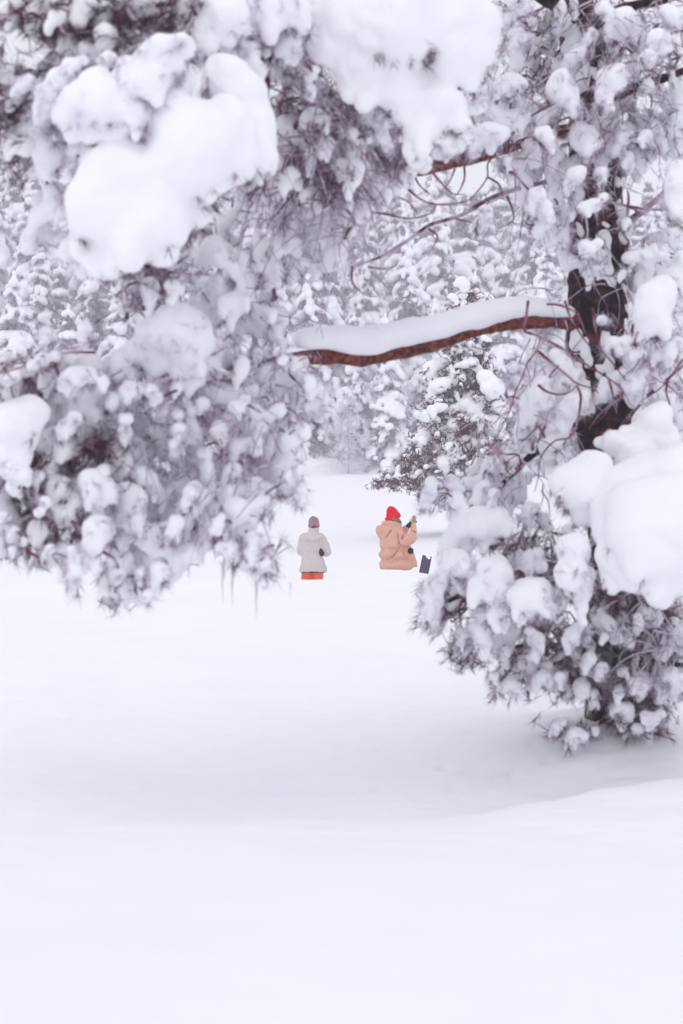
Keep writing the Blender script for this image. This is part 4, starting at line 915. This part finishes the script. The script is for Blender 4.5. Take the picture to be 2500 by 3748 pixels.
 ('4', 8.2, [(1020,420,50),(990,380,42),(1060,460,36)]), ('4', 8.15, [(1080,600,60),(1030,640,54),(990,720,54),(950,790,48),(1120,560,34)]), ('4', 8.25, [(1230,520,50),(1280,480,44),(1190,560,34)]), ('4', 8.0, [(1300,330,48),(1250,320,34),(1350,350,34)]), ('4', 8.0, [(1500,360,56),(1450,380,36),(1540,330,46)]), ('4', 8.1, [(1350,490,48),(1310,520,34),(1380,450,30)]), ('4', 8.1, [(1290,240,22),(1200,220,28)]),
 ('4', 8.1, [(680,880,36),(720,860,30)]), ('4', 8.1, [(870,1080,36),(850,1120,30)]), ('4', 8.2, [(930,1130,34),(960,1170,26)]), ('4', 8.1, [(790,430,30),(760,560,24)]), ('4', 7.9, [(700,1010,30),(690,1060,24)]), ('4', 8.15, [(800,480,34),(830,440,28)]), ('4', 8.1, [(1040,1180,30)]),
 ('5', 7.7, [(500,290,80),(520,390,84),(530,490,66),(525,570,46),(520,620,30)]), ('5', 7.75, [(420,540,58),(405,630,64),(425,710,52),(430,765,30)]), ('5', 7.6, [(700,430,98),(770,430,60),(650,530,50),(630,590,30),(640,380,52)]), ('5', 7.8, [(270,240,60),(230,310,44),(330,260,54)]), ('5', 7.75, [(140,410,66),(130,490,60),(120,560,38),(180,380,40)]), ('5', 7.9, [(300,660,46),(290,710,34)]),
 ('5', 8.0, [(750,270,40),(700,290,32),(640,310,44)]), ('5', 8.0, [(880,430,46),(850,520,34),(870,480,38)]), ('5', 8.0, [(930,660,48),(910,720,40),(960,610,36)]), ('5', 8.0, [(720,690,55),(720,770,36),(690,650,36)]), ('5', 8.1, [(540,820,34),(560,760,36),(520,860,22)]), ('5', 8.2, [(1035,630,34),(1020,690,22)]), ('5', 8.1, [(1030,800,46),(1010,840,34)]), ('5', 8.1, [(1100,860,42),(1090,910,30)]), ('5', 8.3, [(1050,1000,44),(1060,1050,34)]),
 ('5', 8.05, [(770,900,44),(730,930,36),(800,930,34)]), ('5', 8.05, [(860,910,36),(870,960,24)]), ('5', 8.0, [(480,900,36),(500,940,26)]), ('5', 8.0, [(570,950,46),(530,970,34),(610,960,30)]), ('5', 8.2, [(850,1190,38),(880,1170,30),(820,1220,26)]), ('5', 8.2, [(950,1240,48),(920,1270,34),(990,1250,34)]), ('5', 8.3, [(1060,1210,28)]), ('5', 8.0, [(1310,560,26),(1315,600,34),(1300,640,22)]), ('5', 8.3, [(1200,1080,44),(1180,1110,30)]), ('5', 8.2, [(1290,940,50),(1340,960,40)]), ('5', 8.2, [(1400,1150,44),(1350,1130,30),(1440,1120,36)]), ('5', 8.3, [(1310,1200,36)]), ('5', 8.1, [(1500,900,60),(1540,960,50)]), ('5', 8.2, [(1220,480,26)]), ('5', 8.1, [(1180,660,40),(1120,680,30)]), ('5', 8.2, [(1480,760,44)]), ('5', 8.2, [(1220,880,36)]),
]
pad_low = []; pad_side = []; pad_c = []
for crop, d, circ in PADS:
    balls = snow_balls(crop, d - .12, [(c[0], c[1], c[2] * (1.08 if circ is CAP else (1.06 if c[2] > 60 else .92)), *c[3:]) for c in circ], rng, .04 if circ is CAP else .5)
    mr = np.mean([b[3] for b in balls]); h = float(np.clip(mr * .13, .006, .014))
    cap = circ is CAP
    if not cap: balls = lobes(balls, rng, .6 if mr > .075 else .95)
    hol = (P(728, 332, 5.55), (.048, .20, .042)) if crop == '1' and circ[0][:2] in ((870, 290), (1040, 360)) else None    # the small cave in the big heap
    V, F = heap(balls, mr, h, rng, .25 if cap else (.55 if mr > .1 else 1.0), 1.0, hol)
    link('snow_load', mesh_np('snow_load', V - no, F, M_snow), npine)
    # where needles stick out from under the heap
    ctr = np.array([b[:3] for b in balls]).mean(0)
    e1, e2 = V[F[:, 1]] - V[F[:, 0]], V[F[:, 3]] - V[F[:, 0]]
    N = np.cross(e1, e2); N /= np.maximum(np.linalg.norm(N, axis=1, keepdims=True), 1e-9); C_ = V[F].mean(1)
    if cap: continue
    low = np.argwhere((N[:, 2] < -.5) & (N[:, 1] > -.45)).ravel()
    if len(low):
        k = int(np.clip(len(low) * h * h * 330, 4, 70)); pk = rng.choice(low, k); pad_low.append((C_[pk], N[pk]))
    sidef = np.argwhere((N[:, 2] < .45) & (N[:, 2] > -.9)).ravel()
    if len(sidef) and mr < .068: pk = rng.choice(sidef, int(np.clip(len(sidef) * h * h * 290, 5, 32))); pad_side.append((C_[pk], N[pk]))
    pad_c += [np.array(b[:3]) - [0, 0, b[3] * .5] for b in balls if b[3] > mr * .8]

# --- needles and twigs: outlines of the leafy parts of the crown, (points, distance, spread, tufts, frost, droop direction)
REG = [   # the first four lie just outside the frame, where the boughs go on
 ([(-420,60),(0,0),(0,560),(-260,480)], 5.9, .35, 130, .24, (-.6,0,-.4)), ([(-420,1560),(0,1380),(0,2030),(-340,1960)], 6.3, .35, 170, .36, (-.5,0,-.6)), ([(2500,0),(2900,60),(2850,700),(2500,640)], 8.3, .4, 110, .34, (.4,0,-.7)), ([(2500,1700),(2850,1760),(2820,2450),(2500,2560)], 7.9, .4, 150, .34, (.4,0,-.6)),
 ([(0,0),(200,0),(215,100),(160,120),(90,70),(0,50)], 5.7, .3, 70, .14, (-.5,0,-.3)), ([(180,0),(760,0),(720,100),(540,150),(440,170),(330,160),(250,150),(170,120)], 5.7, .35, 210, .16, (-.5,0,-.4)),
 ([(250,150),(450,130),(390,190),(250,260),(150,290),(60,340),(0,380),(0,290),(60,280),(150,270)], 5.7, .3, 110, .22, (-.8,0,-.3)), ([(0,330),(70,330),(110,420),(130,520),(60,560),(0,630)], 5.8, .3, 100, .20, (-.6,0,-.4)),
 ([(40,500),(130,440),(230,500),(260,620),(180,680),(120,640)], 5.8, .25, 60, .35, (-.5,0,-.5)), ([(110,730),(180,700),(250,720),(250,910),(170,920),(110,880)], 5.9, .2, 45, .35, (-.6,0,-.4)), ([(250,880),(500,870),(620,830),(640,900),(420,960),(300,1000)], 5.9, .2, 40, .4, (-.2,0,-.6)),
 ([(940,100),(1120,80),(1180,260),(1250,420),(1310,560),(1310,700),(1200,760),(1080,760),(1000,640),(1010,420),(960,300)], 6.6, .5, 330, .28, (.1,0,-.9)), ([(760,640),(1020,640),(1250,620),(1420,560),(1500,620),(1450,700),(1300,900),(1150,1010),(900,1010),(800,900),(660,900)], 7.0, .5, 330, .33, (-.2,0,-.8)),
 ([(1220,340),(1420,360),(1520,450),(1560,600),(1480,640),(1340,600),(1250,520)], 6.9, .35, 150, .30, (.1,0,-.8)), ([(440,960),(560,940),(680,960),(670,1080),(560,1140),(450,1190)], 6.3, .25, 60, .28, (-.4,0,-.5)), ([(680,900),(900,880),(1020,1000),(1000,1150),(850,1200),(720,1100)], 6.7, .3, 120, .5, (-.2,0,-.7)),
 ([(540,1280),(760,1290),(1000,1300),(1130,1330),(1150,1480),(1120,1600),(1040,1740),(900,1780),(640,1760),(420,1650),(300,1600),(420,1450)], 6.7, .5, 520, .52, (-.15,0,-.8)),
 ([(0,1680),(150,1600),(330,1560),(430,1650),(440,1800),(330,1950),(240,2040),(130,2040),(0,2020)], 6.3, .35, 330, .17, (-.6,0,-.55)), ([(420,1650),(640,1750),(900,1780),(1020,1750),(1040,1840),(990,1910),(900,1940),(760,1960),(680,2060),(560,2050),(400,1980),(330,1900)], 6.5, .4, 420, .42, (-.25,0,-.8)),
 ([(400,2020),(560,2040),(690,2050),(640,2140),(560,2220),(430,2210),(380,2150)], 6.4, .2, 80, .5, (-.3,0,-.7)), ([(0,1330),(120,1320),(210,1340),(190,1420),(110,1480),(0,1490)], 6.3, .25, 70, .25, (-.5,0,-.5)), ([(190,1300),(330,1280),(370,1350),(280,1440),(200,1420)], 6.4, .2, 40, .5, (-.4,0,-.5)), ([(160,1440),(360,1390),(520,1380),(460,1560),(250,1600)], 6.4, .3, 90, .55, (-.5,0,-.4)),
 ([(960,1680),(1040,1690),(1080,1780),(1040,1840),(970,1860)], 6.8, .2, 40, .55, (.1,0,-.8)), ([(720,1950),(800,1980),(1000,2000),(1020,2080),(940,2120),(840,2060),(740,2010)], 6.5, .15, 40, .5, (.2,0,-.8)),
 ([(1820,0),(2100,0),(2500,0),(2500,420),(2350,560),(2200,480),(2000,480),(1880,420),(1840,250)], 8.3, .4, 330, .30, (.1,0,-.9)), ([(1620,330),(1860,300),(1980,430),(1960,520),(1840,520),(1740,450),(1640,470)], 8.1, .3, 140, .42, (-.1,0,-.8)), ([(1880,480),(2080,480),(2100,800),(2000,900),(1920,860),(1860,640)], 8.2, .25, 130, .5, (0,0,-.9)),
 ([(2200,480),(2500,420),(2500,640),(2420,560),(2330,640),(2240,620)], 8.3, .3, 120, .35, (.2,0,-.8)), ([(1940,820),(2060,760),(2240,900),(2220,1060),(2080,980),(1990,960)], 8.25, .2, 70, .6, (0,0,-.8)), ([(2330,900),(2500,820),(2500,1080),(2400,1150),(2320,1060)], 8.2, .3, 70, .6, (.2,0,-.8)),
 ([(2230,1230),(2400,1220),(2470,1330),(2400,1420),(2270,1330)], 8.2, .2, 60, .35, (.2,0,-.7)), ([(2250,1350),(2400,1420),(2380,1480),(2280,1460)], 8.25, .2, 30, .6, (.1,0,-.8)), ([(1680,1760),(1800,1640),(1900,1620),(1960,1700),(1880,1880),(1800,2000),(1700,1960),(1640,1850)], 8.1, .25, 150, .62, (-.2,0,-.8)), ([(1880,1480),(2000,1380),(2050,1480),(1980,1640),(1900,1640)], 8.15, .2, 50, .65, (-.2,0,-.7)), ([(2400,1480),(2500,1450),(2500,1620),(2430,1600)], 8.1, .2, 30, .55, (.2,0,-.6)),
 ([(1840,1980),(2000,1960),(2100,2060),(2050,2180),(1900,2120),(1830,2080)], 7.95, .2, 80, .22, (0,0,-.7)), ([(1560,2210),(1680,2150),(1720,2210),(1660,2310),(1575,2290)], 7.7, .15, 50, .18, (-.6,0,-.4)), ([(1640,2390),(1720,2340),(1740,2420),(1660,2420)], 7.8, .1, 40, .12, (-.8,0,-.2)), ([(1790,2500),(1900,2430),(1990,2350),(2020,2440),(1930,2530),(1820,2540)], 7.95, .2, 110, .16, (-.6,0,-.4)),
 ([(1760,2180),(1880,2200),(1960,2240),(2060,2300),(2000,2400),(1880,2380),(1800,2380)], 8.0, .25, 120, .26, (-.2,0,-.7)), ([(2170,2140),(2290,2140),(2500,2190),(2500,2330),(2360,2330),(2160,2310),(2160,2200)], 7.95, .3, 260, .12, (.1,0,-.8)), ([(2020,2340),(2160,2300),(2400,2330),(2480,2380),(2440,2500),(2300,2560),(2160,2520),(2060,2540),(2010,2460)], 8.1, .3, 330, .28, (0,0,-.7)),
 ([(2240,2540),(2300,2500),(2440,2480),(2500,2530),(2440,2580),(2380,2620),(2250,2600)], 8.15, .25, 130, .24, (.2,0,-.6)), ([(2250,2650),(2290,2590),(2420,2640),(2430,2710),(2330,2700),(2260,2680)], 8.1, .2, 90, .22, (.3,0,-.4)), ([(2000,2690),(2070,2650),(2150,2690),(2170,2740),(2080,2735),(2020,2700)], 8.15, .12, 50, .2, (-.5,0,-.3)), ([(2420,2300),(2500,2250),(2500,2480),(2440,2440)], 8.0, .2, 50, .6, (.2,0,-.7))]
tp, tdir, tfr, tri = [], [], [], []
for poly, d, sp, n, fz, dr in REG:
    xy = fill(poly, int(n * (.85 if fz < .31 else .44)), rng, .34, .012, d)
    p = P_arr(xy, d + .22 + rng.uniform(-sp * .7, sp, len(xy))); tp.append(p); tdir.append(np.tile(dr, (len(p), 1))); tfr.append(np.clip(rng.normal((.05 + .75 * fz) if fz < .23 else (.20 + .8 * fz if fz < .31 else (.64 + .42 * fz)), .30 if fz >= .31 else .16, len(p)), 0, 1)); tri.append(np.full(len(p), len(tri)))
tp, tdir, tfr, tri = np.vstack(tp), np.vstack(tdir), np.concatenate(tfr), np.concatenate(tri)
core = np.vstack([tp, np.array(pad_c)])
par, load, al, nr = grow(roots, core, .4)
A, B = al[par], al[nr:]
rad = lambda l: np.minimum(.0034 + .0016 * np.sqrt(l), .018)
tv, tf = segments(A, B, rad(load[par]), rad(load[nr:]), rng, 4, 5, .16, .12)
link('twigs', mesh_np('near_twigs', tv - no, tf, M_twig), npine)['kind'] = 'stuff'
# a spray of tufts at every twig end
rep = 2; n0 = len(tp)
own = (B - A)[:n0]; own /= np.maximum(np.linalg.norm(own, axis=1, keepdims=True), 1e-6)
D_ = np.repeat(own * .6 + tdir * .9, rep, 0) + rng.normal(size=(n0 * rep, 3)) * .35
Q_ = np.repeat(tp, rep, 0) + rng.normal(size=(n0 * rep, 3)) * .045
FR = np.repeat(tfr, rep)
lowp = np.vstack([a for a, b in pad_low]); lown = np.vstack([b for a, b in pad_low])
# slim side shoots that carry those tufts
sv_, sf_ = segments(np.repeat(tp, rep, 0), Q_, np.full(len(Q_), .003), np.full(len(Q_), .0022), rng, 1, 3, .05, 0)
link('shoots', mesh_np('near_shoots', sv_ - no, sf_, M_twig), npine)['kind'] = 'stuff'
Q_ = np.vstack([Q_, lowp + lown * .012]); D_ = np.vstack([D_, lown * .5 + [0, 0, -.5] + rng.normal(size=lown.shape) * .45]); FR = np.concatenate([FR, np.clip(rng.normal(.12, .16, len(lowp)), 0, 1)])
sp_ = np.vstack([a for a, b in pad_side]); sn_ = np.vstack([b for a, b in pad_side])
Q_ = np.vstack([Q_, sp_ + sn_ * .012]); D_ = np.vstack([D_, sn_ * .8 + [0, 0, -.35] + rng.normal(size=sn_.shape) * .4]); FR = np.concatenate([FR, np.clip(rng.normal(.93, .12, len(sp_)), 0, 1)])
nv, nf, fr = needles(Q_, D_, rng.uniform(.75, 1.25, len(Q_)), FR, rng, 22, .066, .00135, .085, .92)
link('needles', mesh_np('near_needles', nv - no, nf, M_needle, False, {'frost': fr}), npine)['kind'] = 'stuff'
# snow caught along the twigs, run together into soft lumps
for g in range(len(REG)):
    ix = np.argwhere(tri == g).ravel(); fz = REG[g][4]
    keep = ix[rng.random(len(ix)) < (.26 if fz < .31 else .75 + .25 * fz)]; balls = []
    for i in keep:
        a, b = A[i], B[i]; L = np.linalg.norm(b - a)
        if L > .22: a = b + (a - b) * .22 / L
        r0 = rng.uniform(.011, .034); dn = np.array([*(tdir[i][:2] * .5), -1]) * rng.uniform(.02, .075)
        m_ = 9
        for t in np.linspace(.0, 1.35, m_):
            q = a + (b - a) * min(t, 1) + [0, 0, .010] + (dn * (t - 1) / .35 if t > 1 else 0)
            balls.append((*q, r0 * rng.uniform(.55, 1.4) * (1 if t < 1 else .8)))
    if not balls: continue
    V, F = blob(balls, .010, .030, .008, 26, 1, g * 1.7)
    link('snow_dusting', mesh_np('snow_dusting', V - no, F, M_snow), npine)['kind'] = 'stuff'
# long rimed twigs hanging through the crown
SV, SF, off = [], [], 0
for poly, n, d, sp, ln in [([(1880,300),(2480,300),(2480,1300),(2350,1650),(1950,1650),(1850,900)], 110, 8.35, .2, .5), ([(1000,1320),(1120,1320),(1090,1560),(1000,1560)], 50, 7.0, .3, .18), ([(950,420),(1350,420),(1330,900),(950,900)], 90, 7.0, .4, .5), ([(2250,2120),(2500,2150),(2500,2400),(2300,2400)], 36, 7.9, .2, .35), ([(560,1330),(1000,1330),(1000,1800),(500,1750)], 80, 6.7, .35, .4), ([(1000,100),(1240,200),(1280,600),(1020,600)], 50, 6.5, .3, .4), ([(1760,1500),(2000,1450),(2000,1900),(1760,1800)], 44, 8.0, .25, .3), ([(2050,-20),(2480,-20),(2480,400),(2000,400)], 70, 8.2, .3, .5)]:
    for x, y in fill(poly, n, rng):
        p = P(x, y, d + rng.uniform(-sp, sp)); v = np.array([rng.normal() * .8, rng.normal() * .4, rng.uniform(-1.0, .5)]); L = ln * rng.uniform(.4, 1.2); pts = [p]
        for q in range(5):
            v = v + [rng.normal() * .28, rng.normal() * .2, -.30]; v = v / np.linalg.norm(v); p = p + v * L / 5; pts.append(p)
        r0 = rng.uniform(.003, .0055); V, F = limb_mesh(pts, np.linspace(r0, r0 * .3, 6), 5, .15, 40, 16)
        SV.append(V); SF.append(F + off); off += len(V)
link('hanging_twigs', mesh_np('hanging_twigs', np.vstack(SV) - no, np.vstack(SF), M_strand), npine)['kind'] = 'stuff'
# snow blown against the trunk
tq = spline(np.array(trunk_path), 400); balls = []
for _ in range(85):
    i = rng.integers(60, 380); a = rng.uniform(-1.3, 1.3); c = tq[i]; r = rng.uniform(.014, .05); m_ = rng.integers(2, 7)
    for k in range(m_): balls.append((c[0] + .165 * math.sin(a + .08 * rng.normal()), c[1] - .165 * math.cos(a), c[2] - k * r * 1.1, r * rng.uniform(.6, 1.15)))
V, F = blob(balls, .011, .02, .008, 20, 1)
link('trunk_snow', mesh_np('trunk_snow', V - no, F, M_snow), npine)['kind'] = 'stuff'
# icicles under the lowest left twigs
for (x, y0, y1, r, d) in [(815, 2060, 2215, .0085, 6.5), (850, 2065, 2230, .008, 6.5), (938, 2110, 2270, .010, 6.5), (1062, 2130, 2200, .004, 6.5), (822, 2040, 2120, .006, 6.52)]:
    pth = [P(x + (0, 2, -1, 1, 0)[k], y0 + (y1 - y0) * k / 4, d) for k in range(5)]
    V, F = limb_mesh(pth, [r, r * .8, r * .5, r * .28, r * .06], 8, .15, 60, 40); link('icicle', mesh_np('icicle', V - no, F, M_ice), npine)
